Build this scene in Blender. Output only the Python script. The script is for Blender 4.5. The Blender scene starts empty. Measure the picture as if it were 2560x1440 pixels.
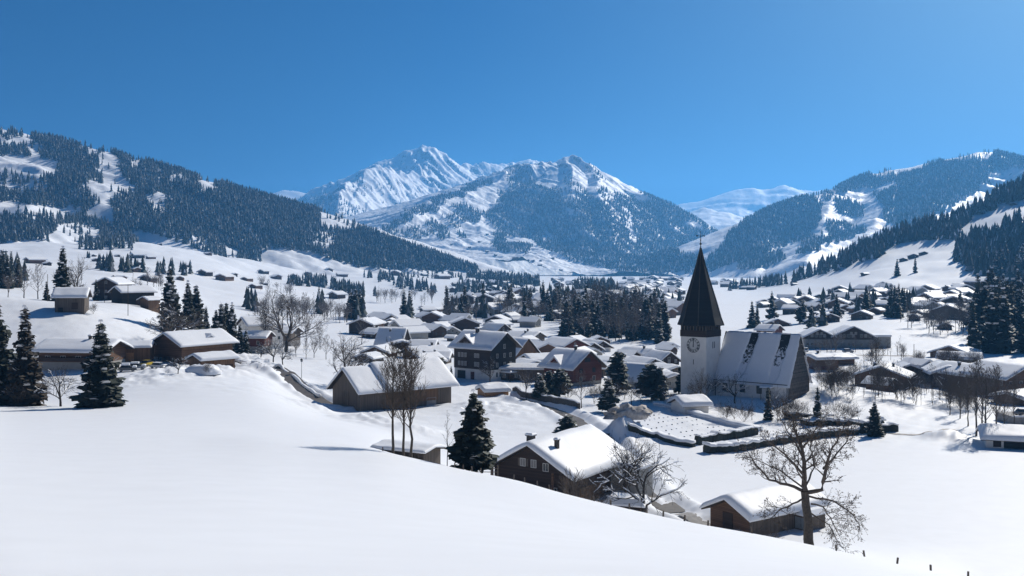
import bpy, math, random
import numpy as np
R = math.radians
sc = bpy.context.scene
COL = sc.collection
F = 2489.0          # focal length in photo pixels (35 mm lens on 36 mm, 2560 px wide)
HY = 672.0          # the photo row of the horizon
SUN_AZ, SUN_EL = R(39), R(38)     # to the right of the view direction

# ------------------------------------------------------------------ noise
def _h(ix, iy, s):
    n = (ix.astype(np.int64) * 374761393 + iy.astype(np.int64) * 668265263 + s * 974711) & 0x7fffffff
    n = ((n ^ (n >> 13)) * 1274126177) & 0x7fffffff
    return ((n ^ (n >> 16)) & 0xffff) / 65535.0
def vnoise(x, y, s=0):
    ix = np.floor(x); iy = np.floor(y); fx = x - ix; fy = y - iy
    fx = fx * fx * fx * (fx * (fx * 6 - 15) + 10); fy = fy * fy * fy * (fy * (fy * 6 - 15) + 10)
    a = _h(ix, iy, s); b = _h(ix + 1, iy, s); c = _h(ix, iy + 1, s); d = _h(ix + 1, iy + 1, s)
    return ((a * (1 - fx) + b * fx) * (1 - fy) + (c * (1 - fx) + d * fx) * fy) * 2 - 1
def fbm(x, y, o=4, s=0, g=0.5):
    t = 0; a = 1.0
    for i in range(o):
        t = t + a * vnoise(x, y, s + i * 17); x = x * 2.03 + 11.3; y = y * 2.03 - 7.1; a *= g
    return t
def ridged(x, y, o=4, s=0, g=0.5):
    t = 0; a = 1.0
    for i in range(o):
        t = t + a * (1 - 2 * np.abs(vnoise(x, y, s + i * 13))); x = x * 2.1 + 5.2; y = y * 2.1 + 9.7; a *= g
    return t
def gsm(a, s, ax):
    n = int(s * 3) + 1; k = np.exp(-0.5 * (np.arange(-n, n + 1) / s) ** 2); k /= k.sum()
    p = [(0, 0), (0, 0)]; p[ax] = (n, n)
    b = np.pad(a, p, mode='edge')
    out = np.zeros_like(a)
    for i, w in enumerate(k):
        sl = [slice(None), slice(None)]; sl[ax] = slice(i, i + a.shape[ax]); out += w * b[tuple(sl)]
    return out
def sstep(x, a, b):
    t = np.clip((x - a) / (b - a), 0, 1); return t * t * (3 - 2 * t)

# ------------------------------------------------------------------ materials
def mat(name, build):
    m = bpy.data.materials.new(name); m.use_nodes = True
    nt = m.node_tree; b = nt.nodes['Principled BSDF']
    build(nt, b); return m
def N(nt, t, **kw):
    n = nt.nodes.new(t)
    for k, v in kw.items():
        if k in n.inputs: n.inputs[k].default_value = v
        else: setattr(n, k, v)
    return n
def ramp(nt, src, stops):
    r = nt.nodes.new('ShaderNodeValToRGB')
    e = r.color_ramp.elements
    while len(e) < len(stops): e.new(0.5)
    for el, (p, c) in zip(e, stops):
        el.position = p; el.color = (*c, 1)
    nt.links.new(src, r.inputs[0]); return r.outputs[0]
def bump(nt, b, src, strength, dist):
    bp = nt.nodes.new('ShaderNodeBump'); bp.inputs['Strength'].default_value = strength; bp.inputs['Distance'].default_value = dist
    nt.links.new(src, bp.inputs['Height']); nt.links.new(bp.outputs[0], b.inputs['Normal'])
def simple(name, c, rough=0.8, var=0.25, scale=3.0, metallic=0.0):
    def f(nt, b):
        tc = N(nt, 'ShaderNodeTexCoord'); n = N(nt, 'ShaderNodeTexNoise', Scale=scale, Detail=5.0)
        nt.links.new(tc.outputs['Object'], n.inputs['Vector'])
        lo = tuple(max(0, v * (1 - var)) for v in c); hi = tuple(min(1, v * (1 + var)) for v in c)
        nt.links.new(ramp(nt, n.outputs['Fac'], [(0.3, lo), (0.7, hi)]), b.inputs['Base Color'])
        b.inputs['Roughness'].default_value = rough; b.inputs['Metallic'].default_value = metallic
    return mat(name, f)
def planks(name, c, size=0.22, vertical=True, var=0.35, dirt=(0.02, 0.016, 0.013)):
    def f(nt, b):
        tc = N(nt, 'ShaderNodeTexCoord'); sp = N(nt, 'ShaderNodeSeparateXYZ'); nt.links.new(tc.outputs['Object'], sp.inputs[0])
        ad = N(nt, 'ShaderNodeMath', operation='ADD'); nt.links.new(sp.outputs['X'], ad.inputs[0]); nt.links.new(sp.outputs['Y'], ad.inputs[1])
        src = ad.outputs[0] if vertical else sp.outputs['Z']
        dv = N(nt, 'ShaderNodeMath', operation='DIVIDE'); nt.links.new(src, dv.inputs[0]); dv.inputs[1].default_value = size
        fl = N(nt, 'ShaderNodeMath', operation='FLOOR'); nt.links.new(dv.outputs[0], fl.inputs[0])
        wn = N(nt, 'ShaderNodeTexWhiteNoise', noise_dimensions='1D'); nt.links.new(fl.outputs[0], wn.inputs['W'])
        fr = N(nt, 'ShaderNodeMath', operation='FRACT'); nt.links.new(dv.outputs[0], fr.inputs[0])
        n = N(nt, 'ShaderNodeTexNoise', Scale=1.3, Detail=6.0); mp = N(nt, 'ShaderNodeMapping'); mp.inputs['Scale'].default_value = (3, 3, 0.5) if vertical else (0.5, 0.5, 3)
        nt.links.new(tc.outputs['Object'], mp.inputs[0]); nt.links.new(mp.outputs[0], n.inputs['Vector'])
        mx = N(nt, 'ShaderNodeMath', operation='MULTIPLY_ADD'); nt.links.new(wn.outputs['Value'], mx.inputs[0]); mx.inputs[1].default_value = 0.5
        m2 = N(nt, 'ShaderNodeMath', operation='MULTIPLY'); nt.links.new(n.outputs['Fac'], m2.inputs[0]); m2.inputs[1].default_value = 0.6
        nt.links.new(m2.outputs[0], mx.inputs[2])
        lo = tuple(v * (1 - var) for v in c); hi = tuple(v * (1 + var) for v in c)
        col = ramp(nt, mx.outputs[0], [(0.15, lo), (0.85, hi)])
        gap = N(nt, 'ShaderNodeMath', operation='LESS_THAN'); nt.links.new(fr.outputs[0], gap.inputs[0]); gap.inputs[1].default_value = 0.09
        mix = N(nt, 'ShaderNodeMix', data_type='RGBA'); nt.links.new(gap.outputs[0], mix.inputs['Factor']); nt.links.new(col, mix.inputs['A']); mix.inputs['B'].default_value = (*dirt, 1)
        nt.links.new(mix.outputs['Result'], b.inputs['Base Color']); b.inputs['Roughness'].default_value = 0.85
        bump(nt, b, fr.outputs[0], 0.3, 0.02)
    return mat(name, f)
def snow_mat(name, c=(0.80, 0.815, 0.84), scales=((0.35, 0.25, 0.10), (3.0, 0.25, 0.02)), rock=None):
    def f(nt, b):
        g = N(nt, 'ShaderNodeNewGeometry')
        pos = g.outputs['Position']
        b.inputs['Roughness'].default_value = 0.55; b.inputs['Specular IOR Level'].default_value = 0.25
        n1 = N(nt, 'ShaderNodeTexNoise', Scale=scales[0][0], Detail=6.0, Roughness=0.55); nt.links.new(pos, n1.inputs['Vector'])
        n2 = N(nt, 'ShaderNodeTexNoise', Scale=scales[1][0], Detail=4.0); nt.links.new(pos, n2.inputs['Vector'])
        b1 = nt.nodes.new('ShaderNodeBump'); b1.inputs['Strength'].default_value = scales[0][1]; b1.inputs['Distance'].default_value = scales[0][2]
        nt.links.new(n1.outputs['Fac'], b1.inputs['Height'])
        b2 = nt.nodes.new('ShaderNodeBump'); b2.inputs['Strength'].default_value = scales[1][1]; b2.inputs['Distance'].default_value = scales[1][2]
        nt.links.new(n2.outputs['Fac'], b2.inputs['Height']); nt.links.new(b1.outputs[0], b2.inputs['Normal'])
        nt.links.new(b2.outputs[0], b.inputs['Normal'])
        if rock is None:
            lo = tuple(v * 0.96 for v in c)
            nt.links.new(ramp(nt, n1.outputs['Fac'], [(0.3, lo), (0.7, c)]), b.inputs['Base Color'])
        else:
            sp = N(nt, 'ShaderNodeSeparateXYZ'); nt.links.new(g.outputs['Normal'], sp.inputs[0])
            nr = N(nt, 'ShaderNodeTexNoise', Scale=rock[0], Detail=8.0, Roughness=0.7); nt.links.new(pos, nr.inputs['Vector'])
            # steep faces shed their snow
            a = N(nt, 'ShaderNodeMath', operation='MULTIPLY_ADD'); nt.links.new(nr.outputs['Fac'], a.inputs[0]); a.inputs[1].default_value = rock[1]
            nt.links.new(sp.outputs['Z'], a.inputs[2])
            fac = ramp(nt, a.outputs[0], [(rock[2], (1, 1, 1)), (rock[2] + 0.06, (0, 0, 0))])
            mix = N(nt, 'ShaderNodeMix', data_type='RGBA'); nt.links.new(fac, mix.inputs['Factor'])
            mix.inputs['A'].default_value = (*c, 1); mix.inputs['B'].default_value = (0.10, 0.095, 0.09, 1)
            nt.links.new(mix.outputs['Result'], b.inputs['Base Color'])
    return mat(name, f)
M = {}
M['snow'] = snow_mat('snow')
M['roof_snow'] = snow_mat('snow_on_roofs', scales=((0.9, 0.35, 0.12), (6.0, 0.2, 0.02)))
M['far_snow'] = snow_mat('mountain_snow', c=(0.82, 0.83, 0.85), scales=((0.012, 0.8, 12.0), (0.06, 0.6, 3.0)), rock=(0.03, 0.75, 0.93))
M['hill_snow'] = snow_mat('hillside_snow', c=(0.80, 0.815, 0.84), scales=((0.02, 0.5, 4.0), (0.15, 0.4, 0.8)))
M['tree_snow'] = simple('snow_on_branches', (0.78, 0.79, 0.82), 0.6, 0.05)
M['needle'] = simple('spruce_needles', (0.034, 0.043, 0.030), 0.7, 0.5, 2.5)
M['needle_brown'] = simple('dry_spruce_twigs', (0.060, 0.046, 0.032), 0.8, 0.4, 2.0)
M['needle_pine'] = simple('pine_needles', (0.042, 0.052, 0.036), 0.7, 0.5, 2.5)
M['far_needle'] = simple('forest_needles', (0.028, 0.040, 0.034), 0.8, 0.4, 0.03)
M['frost_needle'] = simple('frosted_needles', (0.13, 0.145, 0.16), 0.8, 0.3, 0.05)
M['bark'] = simple('bark', (0.070, 0.056, 0.044), 0.9, 0.4, 6.0)
M['bark_dark'] = simple('dark_bark', (0.035, 0.029, 0.024), 0.9, 0.4, 6.0)
M['twig'] = simple('twigs', (0.085, 0.065, 0.050), 0.9, 0.3, 4.0)
M['twig_grey'] = simple('grey_twigs', (0.13, 0.11, 0.10), 0.9, 0.3, 4.0)
M['wood_dark'] = planks('dark_timber', (0.046, 0.027, 0.019), 0.24, False)
M['wood_brown'] = planks('brown_timber', (0.125, 0.066, 0.037), 0.24, False)
M['wood_grey'] = planks('weathered_boards', (0.115, 0.090, 0.070), 0.25, True)
M['wood_red'] = planks('red_brown_timber', (0.11, 0.032, 0.022), 0.25, False)
M['wood_tan'] = planks('tan_timber', (0.17, 0.095, 0.05), 0.25, True)
M['wood_black'] = planks('blackened_timber', (0.016, 0.015, 0.014), 0.25, False)
M['eave'] = simple('roof_timber', (0.045, 0.030, 0.022), 0.85, 0.3)
M['plaster'] = simple('white_plaster', (0.76, 0.73, 0.68), 0.85, 0.07, 0.6)
M['plaster_grey'] = simple('grey_plaster', (0.30, 0.29, 0.27), 0.85, 0.1, 0.8)
M['slate'] = planks('spire_shingles', (0.0065, 0.006, 0.006), 0.35, False, 0.6, (0.006, 0.006, 0.006))
M['glass'] = simple('window_glass', (0.03, 0.035, 0.04), 0.12, 0.2)
M['frame'] = simple('white_window_frame', (0.55, 0.53, 0.50), 0.6, 0.1)
M['curtain'] = simple('pale_curtain', (0.24, 0.23, 0.22), 0.8, 0.2)
M['asphalt'] = simple('wet_asphalt', (0.085, 0.072, 0.060), 0.6, 0.3, 1.2)
M['concrete'] = simple('concrete', (0.26, 0.25, 0.24), 0.85, 0.2, 1.5)
M['wallstone'] = simple('dark_wall_stone', (0.060, 0.054, 0.050), 0.9, 0.4, 2.5)
M['hedge'] = simple('evergreen_hedge', (0.018, 0.022, 0.014), 0.8, 0.5, 5.0)
M['iron'] = simple('dark_iron', (0.02, 0.02, 0.022), 0.5, 0.2)
M['metal_grey'] = simple('grey_metal', (0.22, 0.24, 0.26), 0.45, 0.15)
M['clock_face'] = simple('clock_white', (0.60, 0.58, 0.54), 0.6, 0.04)
M['rubber'] = simple('tyre_rubber', (0.02, 0.02, 0.02), 0.8, 0.2)
M['dirt'] = simple('dirty_or_shaded_snow', (0.42, 0.39, 0.36), 0.9, 0.5, 1.2)  # grime of heap and roads, also the painted shadow on the bank-foot path
M['tarp'] = simple('orange_boards', (0.36, 0.18, 0.07), 0.7, 0.2)
def stone_mat():
    def f(nt, b):
        tc = N(nt, 'ShaderNodeTexCoord'); br = N(nt, 'ShaderNodeTexBrick', Scale=1.6)
        mp = N(nt, 'ShaderNodeMapping'); mp.inputs['Rotation'].default_value = (R(90), 0, R(90)); nt.links.new(tc.outputs['Object'], mp.inputs[0])
        nt.links.new(mp.outputs[0], br.inputs['Vector'])
        br.inputs['Color1'].default_value = (0.15, 0.125, 0.105, 1); br.inputs['Color2'].default_value = (0.07, 0.060, 0.052, 1); br.inputs['Mortar'].default_value = (0.04, 0.036, 0.032, 1)
        n = N(nt, 'ShaderNodeTexNoise', Scale=1.2, Detail=6.0); nt.links.new(tc.outputs['Object'], n.inputs['Vector'])
        mix = N(nt, 'ShaderNodeMix', data_type='RGBA', blend_type='MULTIPLY'); mix.inputs['Factor'].default_value = 0.7
        nt.links.new(br.outputs['Color'], mix.inputs['A']); nt.links.new(ramp(nt, n.outputs['Fac'], [(0.3, (0.4, 0.4, 0.4)), (0.7, (1.3, 1.25, 1.2))]), mix.inputs['B'])
        nt.links.new(mix.outputs['Result'], b.inputs['Base Color']); b.inputs['Roughness'].default_value = 0.9
        bump(nt, b, br.outputs['Fac'], 0.4, 0.03)
    return mat('grey_stone_shingles', f)
M['stone'] = stone_mat()
def patchy_snow():
    # thin snow sliding off dark shingles in ragged patches
    def f(nt, b):
        tc = N(nt, 'ShaderNodeTexCoord'); n = N(nt, 'ShaderNodeTexNoise', Scale=0.9, Detail=9.0, Roughness=0.75); nt.links.new(tc.outputs['Object'], n.inputs['Vector'])
        sp = N(nt, 'ShaderNodeSeparateXYZ'); nt.links.new(tc.outputs['Object'], sp.inputs[0])
        a = N(nt, 'ShaderNodeMath', operation='MULTIPLY_ADD'); nt.links.new(sp.outputs['Z'], a.inputs[0]); a.inputs[1].default_value = 0.030; nt.links.new(n.outputs['Fac'], a.inputs[2])
        nt.links.new(ramp(nt, a.outputs[0], [(0.80, (0.75, 0.76, 0.80)), (0.86, (0.02, 0.018, 0.016))]), b.inputs['Base Color'])
        b.inputs['Roughness'].default_value = 0.75
    return mat('shingles_with_snow_patches', f)
M['patchy'] = patchy_snow()
def car_paint(name, c):
    return mat(name, lambda nt, b: (b.inputs['Base Color'].__setattr__('default_value', (*c, 1)), b.inputs['Roughness'].__setattr__('default_value', 0.3), b.inputs['Coat Weight'].__setattr__('default_value', 0.6)))
M['car_white'] = car_paint('white_car_paint', (0.6, 0.6, 0.6)); M['car_dark'] = car_paint('dark_car_paint', (0.03, 0.035, 0.045)); M['car_yellow'] = car_paint('yellow_paint', (0.45, 0.33, 0.03)); M['car_silver'] = car_paint('silver_paint', (0.32, 0.33, 0.34))

# ------------------------------------------------------------------ mesh helpers
class MB:
    def __init__(s): s.v = []; s.f = []; s.m = []
    def add(s, vs, fs, mi=0):
        o = len(s.v); s.v.extend(vs); s.f.extend([tuple(i + o for i in f) for f in fs]); s.m.extend([mi] * len(fs))
    def box(s, x0, x1, y0, y1, z0, z1, mi=0):
        s.add([(x0, y0, z0), (x1, y0, z0), (x1, y1, z0), (x0, y1, z0), (x0, y0, z1), (x1, y0, z1), (x1, y1, z1), (x0, y1, z1)],
              [(0, 3, 2, 1), (4, 5, 6, 7), (0, 1, 5, 4), (1, 2, 6, 5), (2, 3, 7, 6), (3, 0, 4, 7)], mi)
    def rbox(s, x0, x1, y0, y1, z0, z1, b=0.1, mi=0):     # a box with its upper edges chamfered
        s.add([(x0, y0, z0), (x1, y0, z0), (x1, y1, z0), (x0, y1, z0), (x0, y0, z1 - b), (x1, y0, z1 - b), (x1, y1, z1 - b), (x0, y1, z1 - b),
               (x0 + b, y0 + b, z1), (x1 - b, y0 + b, z1), (x1 - b, y1 - b, z1), (x0 + b, y1 - b, z1)],
              [(0, 3, 2, 1), (0, 1, 5, 4), (1, 2, 6, 5), (2, 3, 7, 6), (3, 0, 4, 7), (4, 5, 9, 8), (5, 6, 10, 9), (6, 7, 11, 10), (7, 4, 8, 11), (8, 9, 10, 11)], mi)
    def loft(s, rings, mi=0, cap=True):
        n = len(rings[0]); o = len(s.v)
        for r in rings: s.v.extend(r)
        for k in range(len(rings) - 1):
            for i in range(n):
                j = (i + 1) % n
                s.f.append((o + k * n + i, o + k * n + j, o + (k + 1) * n + j, o + (k + 1) * n + i)); s.m.append(mi)
        if cap:
            s.f.append(tuple(o + i for i in reversed(range(n)))); s.m.append(mi)
            s.f.append(tuple(o + (len(rings) - 1) * n + i for i in range(n))); s.m.append(mi)
    def tube(s, pts, rad, n=6, mi=0, cap=False):
        rings = []
        for k, p in enumerate(pts):
            a = np.array(pts[max(k - 1, 0)], float); c = np.array(pts[min(k + 1, len(pts) - 1)], float)
            t = c - a; t /= (np.linalg.norm(t) + 1e-9)
            u = np.cross(t, (0, 0, 1) if abs(t[2]) < 0.9 else (1, 0, 0)); u /= np.linalg.norm(u); w = np.cross(t, u)
            r = rad[k] if hasattr(rad, '__len__') else rad
            rings.append([tuple(np.array(p) + r * (math.cos(2 * math.pi * i / n) * u + math.sin(2 * math.pi * i / n) * w)) for i in range(n)])
        s.loft(rings, mi, cap)
    def mesh(s, name, mats, smooth=False):
        me = bpy.data.meshes.new(name); me.from_pydata(s.v, [], s.f)
        for m in mats: me.materials.append(m)
        if len(mats) > 1: me.polygons.foreach_set('material_index', np.array(s.m, dtype=np.int32))
        if smooth: me.polygons.foreach_set('use_smooth', np.ones(len(s.f), dtype=bool))
        me.update(); return me
def link(name, data, parent=None, loc=(0, 0, 0), rz=0):
    o = bpy.data.objects.new(name, data); COL.objects.link(o)
    o.location = loc; o.rotation_euler = (0, 0, rz)
    if parent is not None: o.parent = parent
    return o
def part(name, mb, mats, parent, smooth=False):
    return link(name, mb.mesh(name, mats if isinstance(mats, (list, tuple)) else [mats], smooth), parent)
def tag(o, label=None, cat=None, group=None, kind=None):
    if label: o['label'] = label
    if cat: o['category'] = cat
    if group: o['group'] = group
    if kind: o['kind'] = kind
    return o
def thing(name, label, cat, loc, rz=0, group=None):
    return tag(link(name, None, None, loc, rz), label, cat, group)
def grid_mesh(name, V, mats, smooth=True, mi=None):
    nr, nc = V.shape[:2]
    me = bpy.data.meshes.new(name)
    me.vertices.add(nr * nc); me.vertices.foreach_set('co', V.reshape(-1).astype(np.float32))
    i = np.arange(nr * nc).reshape(nr, nc)
    q = np.stack([i[:-1, :-1], i[:-1, 1:], i[1:, 1:], i[1:, :-1]], -1).reshape(-1, 4)
    raw_mesh(me, q, mats, smooth, mi); return me
def raw_mesh(me, q, mats, smooth, mi=None):
    n, k = q.shape
    me.loops.add(n * k); me.loops.foreach_set('vertex_index', q.reshape(-1).astype(np.int32))
    me.polygons.add(n); me.polygons.foreach_set('loop_start', np.arange(0, n * k, k, dtype=np.int32))
    for m in mats: me.materials.append(m)
    if mi is not None: me.polygons.foreach_set('material_index', mi.astype(np.int32))
    me.polygons.foreach_set('use_smooth', np.full(n, smooth, dtype=bool))
    me.update(calc_edges=True); me.validate()
def poly_dist(x, y, pts):            # distance to a polyline and signed side
    best = np.full(np.shape(x), 1e9)
    for (ax, ay), (bx, by) in zip(pts[:-1], pts[1:]):
        dx, dy = bx - ax, by - ay; t = np.clip(((x - ax) * dx + (y - ay) * dy) / (dx * dx + dy * dy + 1e-9), 0, 1)
        best = np.minimum(best, np.hypot(x - ax - t * dx, y - ay - t * dy))
    return best
def inside(px, py, poly):
    r = np.zeros(np.shape(px), bool); n = len(poly)
    for i in range(n):
        x0, y0 = poly[i]; x1, y1 = poly[(i + 1) % n]
        c = ((y0 > py) != (y1 > py)) & (px < (x1 - x0) * (py - y0) / (y1 - y0 + 1e-9) + x0)
        r ^= c
    return r
def W(px, py, d): return ((px - 1280) / F * d, d, (HY - py) / F * d)

# ------------------------------------------------------------------ camera, light, sky
cam = bpy.data.cameras.new('camera'); cam.sensor_width = 36; cam.lens = 35.0; cam.clip_start = 0.1; cam.clip_end = 60000
cam.shift_y = -(720 - HY) / 2560.0
co = bpy.data.objects.new('camera', cam); COL.objects.link(co); co.rotation_euler = (R(90), 0, 0); sc.camera = co
sun = bpy.data.lights.new('sun', 'SUN'); sun.energy = 5.0; sun.angle = R(0.53); sun.color = (1.0, 0.94, 0.85)
so = bpy.data.objects.new('sun', sun); COL.objects.link(so)
so.rotation_euler = (math.pi / 2 - SUN_EL, 0, math.pi - SUN_AZ)
w = bpy.data.worlds.new('World'); sc.world = w; w.use_nodes = True
nt = w.node_tree; bg = nt.nodes['Background']; sky = nt.nodes.new('ShaderNodeTexSky'); sky.sky_type = 'NISHITA'; sky.sun_disc = False
sky.sun_elevation = SUN_EL; sky.sun_rotation = SUN_AZ; sky.altitude = 1000; sky.air_density = 1.0; sky.dust_density = 3.0; sky.ozone_density = 3.0
tcw = nt.nodes.new('ShaderNodeTexCoord'); vad = nt.nodes.new('ShaderNodeVectorMath'); vad.operation = 'ADD'; vad.inputs[1].default_value = (0, 0, 0.16)
vno = nt.nodes.new('ShaderNodeVectorMath'); vno.operation = 'NORMALIZE'; nt.links.new(tcw.outputs['Generated'], vad.inputs[0]); nt.links.new(vad.outputs[0], vno.inputs[0]); nt.links.new(vno.outputs[0], sky.inputs['Vector'])
hsv = nt.nodes.new('ShaderNodeHueSaturation'); hsv.inputs['Saturation'].default_value = 1.9; hsv.inputs['Value'].default_value = 0.505
nt.links.new(sky.outputs[0], hsv.inputs['Color']); tint = nt.nodes.new('ShaderNodeMix'); tint.data_type = 'RGBA'; tint.blend_type = 'MULTIPLY'; tint.inputs['Factor'].default_value = 1.0; tint.inputs['B'].default_value = (0.52, 0.87, 1.02, 1)
nt.links.new(hsv.outputs[0], tint.inputs['A']); nt.links.new(tint.outputs['Result'], bg.inputs['Color']); bg.inputs['Strength'].default_value = 0.085
sc.view_settings.view_transform = 'Standard'; sc.view_settings.look = 'None'; sc.view_settings.exposure = 0.07; sc.view_settings.gamma = 1.0
sc.cycles.use_denoising = True; sc.cycles.max_bounces = 6; sc.cycles.volume_bounces = 1; sc.cycles.transparent_max_bounces = 8

# ------------------------------------------------------------------ the ground: height over (bearing, distance)
def K(*a):                           # (distance, photo row) knots -> (distance, height)
    return [(d, -(y - HY) / F * d) for d, y in a]
near = [(0.3, -2.6), (2, -2.6), (6, -2.75)]
KN = {
 -2600: near + [(20, -3.6), (60, -7), (150, -10), (400, 0), (900, 40), (1500, 90), (4600, 90)],
 -600: near + K((12, 1400), (20, 1330), (60, 1120), (110, 1010), (170, 960), (240, 880), (320, 735), (360, 735), (600, 690), (900, 650), (1400, 610), (1700, 585)) + [(2300, 0), (4600, -40)],
 0: near + K((10, 1412), (20, 1345), (60, 1180), (110, 1080), (150, 1040), (178, 1014), (186, 1012), (205, 1000), (245, 942), (265, 890), (300, 795), (325, 742), (345, 742), (420, 738), (600, 695), (760, 676), (900, 662), (1250, 640), (1600, 612), (1750, 600)) + [(2300, 0), (4600, -40)],
 200: near + K((10, 1415), (20, 1352), (60, 1190), (110, 1085), (150, 1040), (178, 1014), (190, 1003), (215, 972), (245, 925), (262, 892), (285, 830), (316, 760), (340, 760), (420, 752), (600, 702), (760, 680), (900, 670), (1250, 650), (1600, 618), (1800, 602)) + [(2300, 0), (4600, -40)],
 350: near + K((10, 1416), (20, 1356), (60, 1195), (110, 1088), (150, 1040), (180, 1005), (205, 970), (245, 922), (262, 900), (290, 860), (330, 790), (350, 778), (420, 752), (600, 712), (760, 690), (900, 675), (1250, 650), (1500, 630), (1800, 590)) + [(2300, 0), (4600, -40)],
 500: near + K((10, 1418), (20, 1360), (60, 1200), (110, 1092), (150, 1042), (180, 1000), (205, 965), (245, 925), (275, 902), (320, 880), (400, 835), (470, 800), (600, 765), (900, 712), (1020, 700), (1250, 668), (1700, 635), (2000, 630)) + [(2500, -10), (4600, -40)],
 650: near + K((10, 1420), (20, 1364), (60, 1210), (105, 1098), (130, 1075), (160, 1035), (200, 980), (240, 940), (290, 918), (340, 890), (420, 850), (600, 785), (900, 735), (1200, 705), (1320, 703), (1450, 712), (1700, 680), (2100, 650), (2400, 640)) + [(2900, -10), (4600, -40)],
 800: near + K((10, 1423), (20, 1370), (60, 1225), (100, 1118), (112, 1103), (135, 1085), (165, 1055), (200, 1040), (232, 1022), (260, 975), (300, 925), (350, 895), (440, 850), (600, 800), (900, 765), (1250, 722), (1400, 715), (1500, 730), (1800, 700), (2300, 668), (2800, 645)) + [(3400, 0), (4600, -40)],
 950: near + K((10, 1426), (20, 1376), (60, 1240), (96, 1132), (108, 1122), (125, 1115), (150, 1092), (190, 1072), (232, 1026), (260, 990), (330, 920), (440, 858), (600, 805), (900, 768), (1200, 745), (1330, 742), (1500, 748), (1900, 705), (2400, 675), (2900, 655)) + [(3400, 10), (4600, -40)],
 1100: near + K((10, 1428), (20, 1382), (60, 1262), (94, 1165), (102, 1158), (118, 1190), (140, 1180), (175, 1130), (232, 1024), (330, 921), (440, 859), (600, 809), (900, 763), (1150, 757), (1300, 757), (1600, 735), (2000, 703), (2600, 684), (3300, 668)) + [(3800, -20), (4600, -40)],
 1300: near + K((10, 1431), (20, 1390), (60, 1295), (88, 1205), (96, 1199), (110, 1240), (140, 1245), (170, 1160), (220, 1048), (330, 921), (600, 809), (1000, 754), (1500, 727), (2500, 705), (3300, 694), (4000, 690), (4600, 688)),
 1600: near + K((10, 1435), (20, 1400), (55, 1350), (78, 1285), (86, 1276), (100, 1310), (125, 1335), (150, 1228), (220, 1052), (330, 921), (600, 809), (1000, 754), (1500, 727), (2500, 705), (3300, 694), (4000, 690), (4600, 688)),
 1900: near + K((10, 1440), (20, 1412), (50, 1385), (72, 1340), (80, 1332), (95, 1370), (122, 1372), (150, 1244), (190, 1122), (236, 1030), (248, 1002), (262, 985), (290, 972), (330, 925), (440, 860), (600, 808), (1000, 752), (1500, 727), (2000, 712), (2600, 700)) + [(3200, -30), (4600, -40)],
 2050: near + K((10, 1444), (20, 1420), (50, 1402), (72, 1372), (80, 1362), (95, 1400), (125, 1350), (150, 1246), (190, 1124), (218, 1072), (238, 1030), (262, 962), (278, 955), (310, 958), (350, 905), (440, 858), (500, 826), (600, 795), (850, 757), (1000, 742), (1300, 705), (1750, 668), (1850, 664)) + [(2300, -15), (4600, -40)],
 2200: near + K((10, 1448), (20, 1430), (50, 1416), (75, 1396), (84, 1400), (100, 1440), (125, 1352), (150, 1247), (190, 1124), (222, 1063), (238, 1030), (258, 985), (272, 976), (300, 972), (350, 905), (440, 856), (500, 812), (600, 786), (850, 742), (1000, 722), (1300, 650), (1650, 585), (1720, 580)) + [(2200, 0), (4600, -40)],
 2400: near + K((10, 1455), (20, 1450), (50, 1448), (75, 1436), (84, 1448), (100, 1500), (125, 1354), (150, 1247), (190, 1124), (222, 1063), (240, 1035), (262, 1005), (300, 965), (350, 900), (440, 855), (500, 815), (600, 782), (850, 733), (1000, 705), (1300, 610), (1560, 535), (1620, 530)) + [(2100, 40), (4600, 0)],
 2560: near + K((10, 1460), (20, 1465), (50, 1470), (75, 1462), (84, 1470), (100, 1510), (125, 1356), (150, 1247), (190, 1124), (222, 1066), (250, 1020), (300, 962), (350, 900), (440, 855), (500, 820), (600, 780), (850, 715), (1000, 680), (1300, 560), (1500, 450), (1560, 446)) + [(2100, 90), (4600, 30)],
 2900: near + K((10, 1470), (20, 1490), (50, 1500), (75, 1500), (84, 1500), (100, 1520), (125, 1356), (150, 1247), (190, 1124), (222, 1066), (300, 962), (350, 895), (440, 850), (600, 770), (850, 690), (1000, 640), (1300, 480), (1500, 350)) + [(2100, 150), (4600, 60)],
 5600: near + [(20, -8), (60, -20), (110, -32), (200, -34), (440, -28), (900, 10), (1500, 120), (2100, 150), (4600, 60)],
}
rows = np.concatenate([np.exp(np.linspace(math.log(0.3), math.log(50), 110, endpoint=False)), np.exp(np.linspace(math.log(50), math.log(480), 470, endpoint=False)), np.exp(np.linspace(math.log(480), math.log(4600), 230))])
cols = np.concatenate([np.linspace(-5200, -260, 60, endpoint=False), np.arange(-260, 2820, 5.0), np.linspace(2820, 7800, 60)])
kc = sorted(KN); lr = np.log(rows)
prof = np.array([np.interp(lr, np.log([k[0] for k in KN[c]]), [k[1] / k[0] for k in KN[c]]) for c in kc])   # in tangent, linear over log distance
prof = gsm(prof, 4.0, 1)
ul = np.linspace(lr[0], lr[-1], 1200); st_ = ul[1] - ul[0]       # the near slope: one smooth swell
wide_ = gsm(np.array([np.interp(ul, lr, p_) for p_ in prof]), .20 / st_, 1); wide_ = np.array([np.interp(lr, ul, p_) for p_ in wide_])
wn_ = (1 - sstep(lr, math.log(38), math.log(98)))[None]; prof = prof * (1 - wn_) + wide_ * wn_
Z0 = np.empty((len(rows), len(cols)))
kcn = np.array(kc, float)
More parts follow.
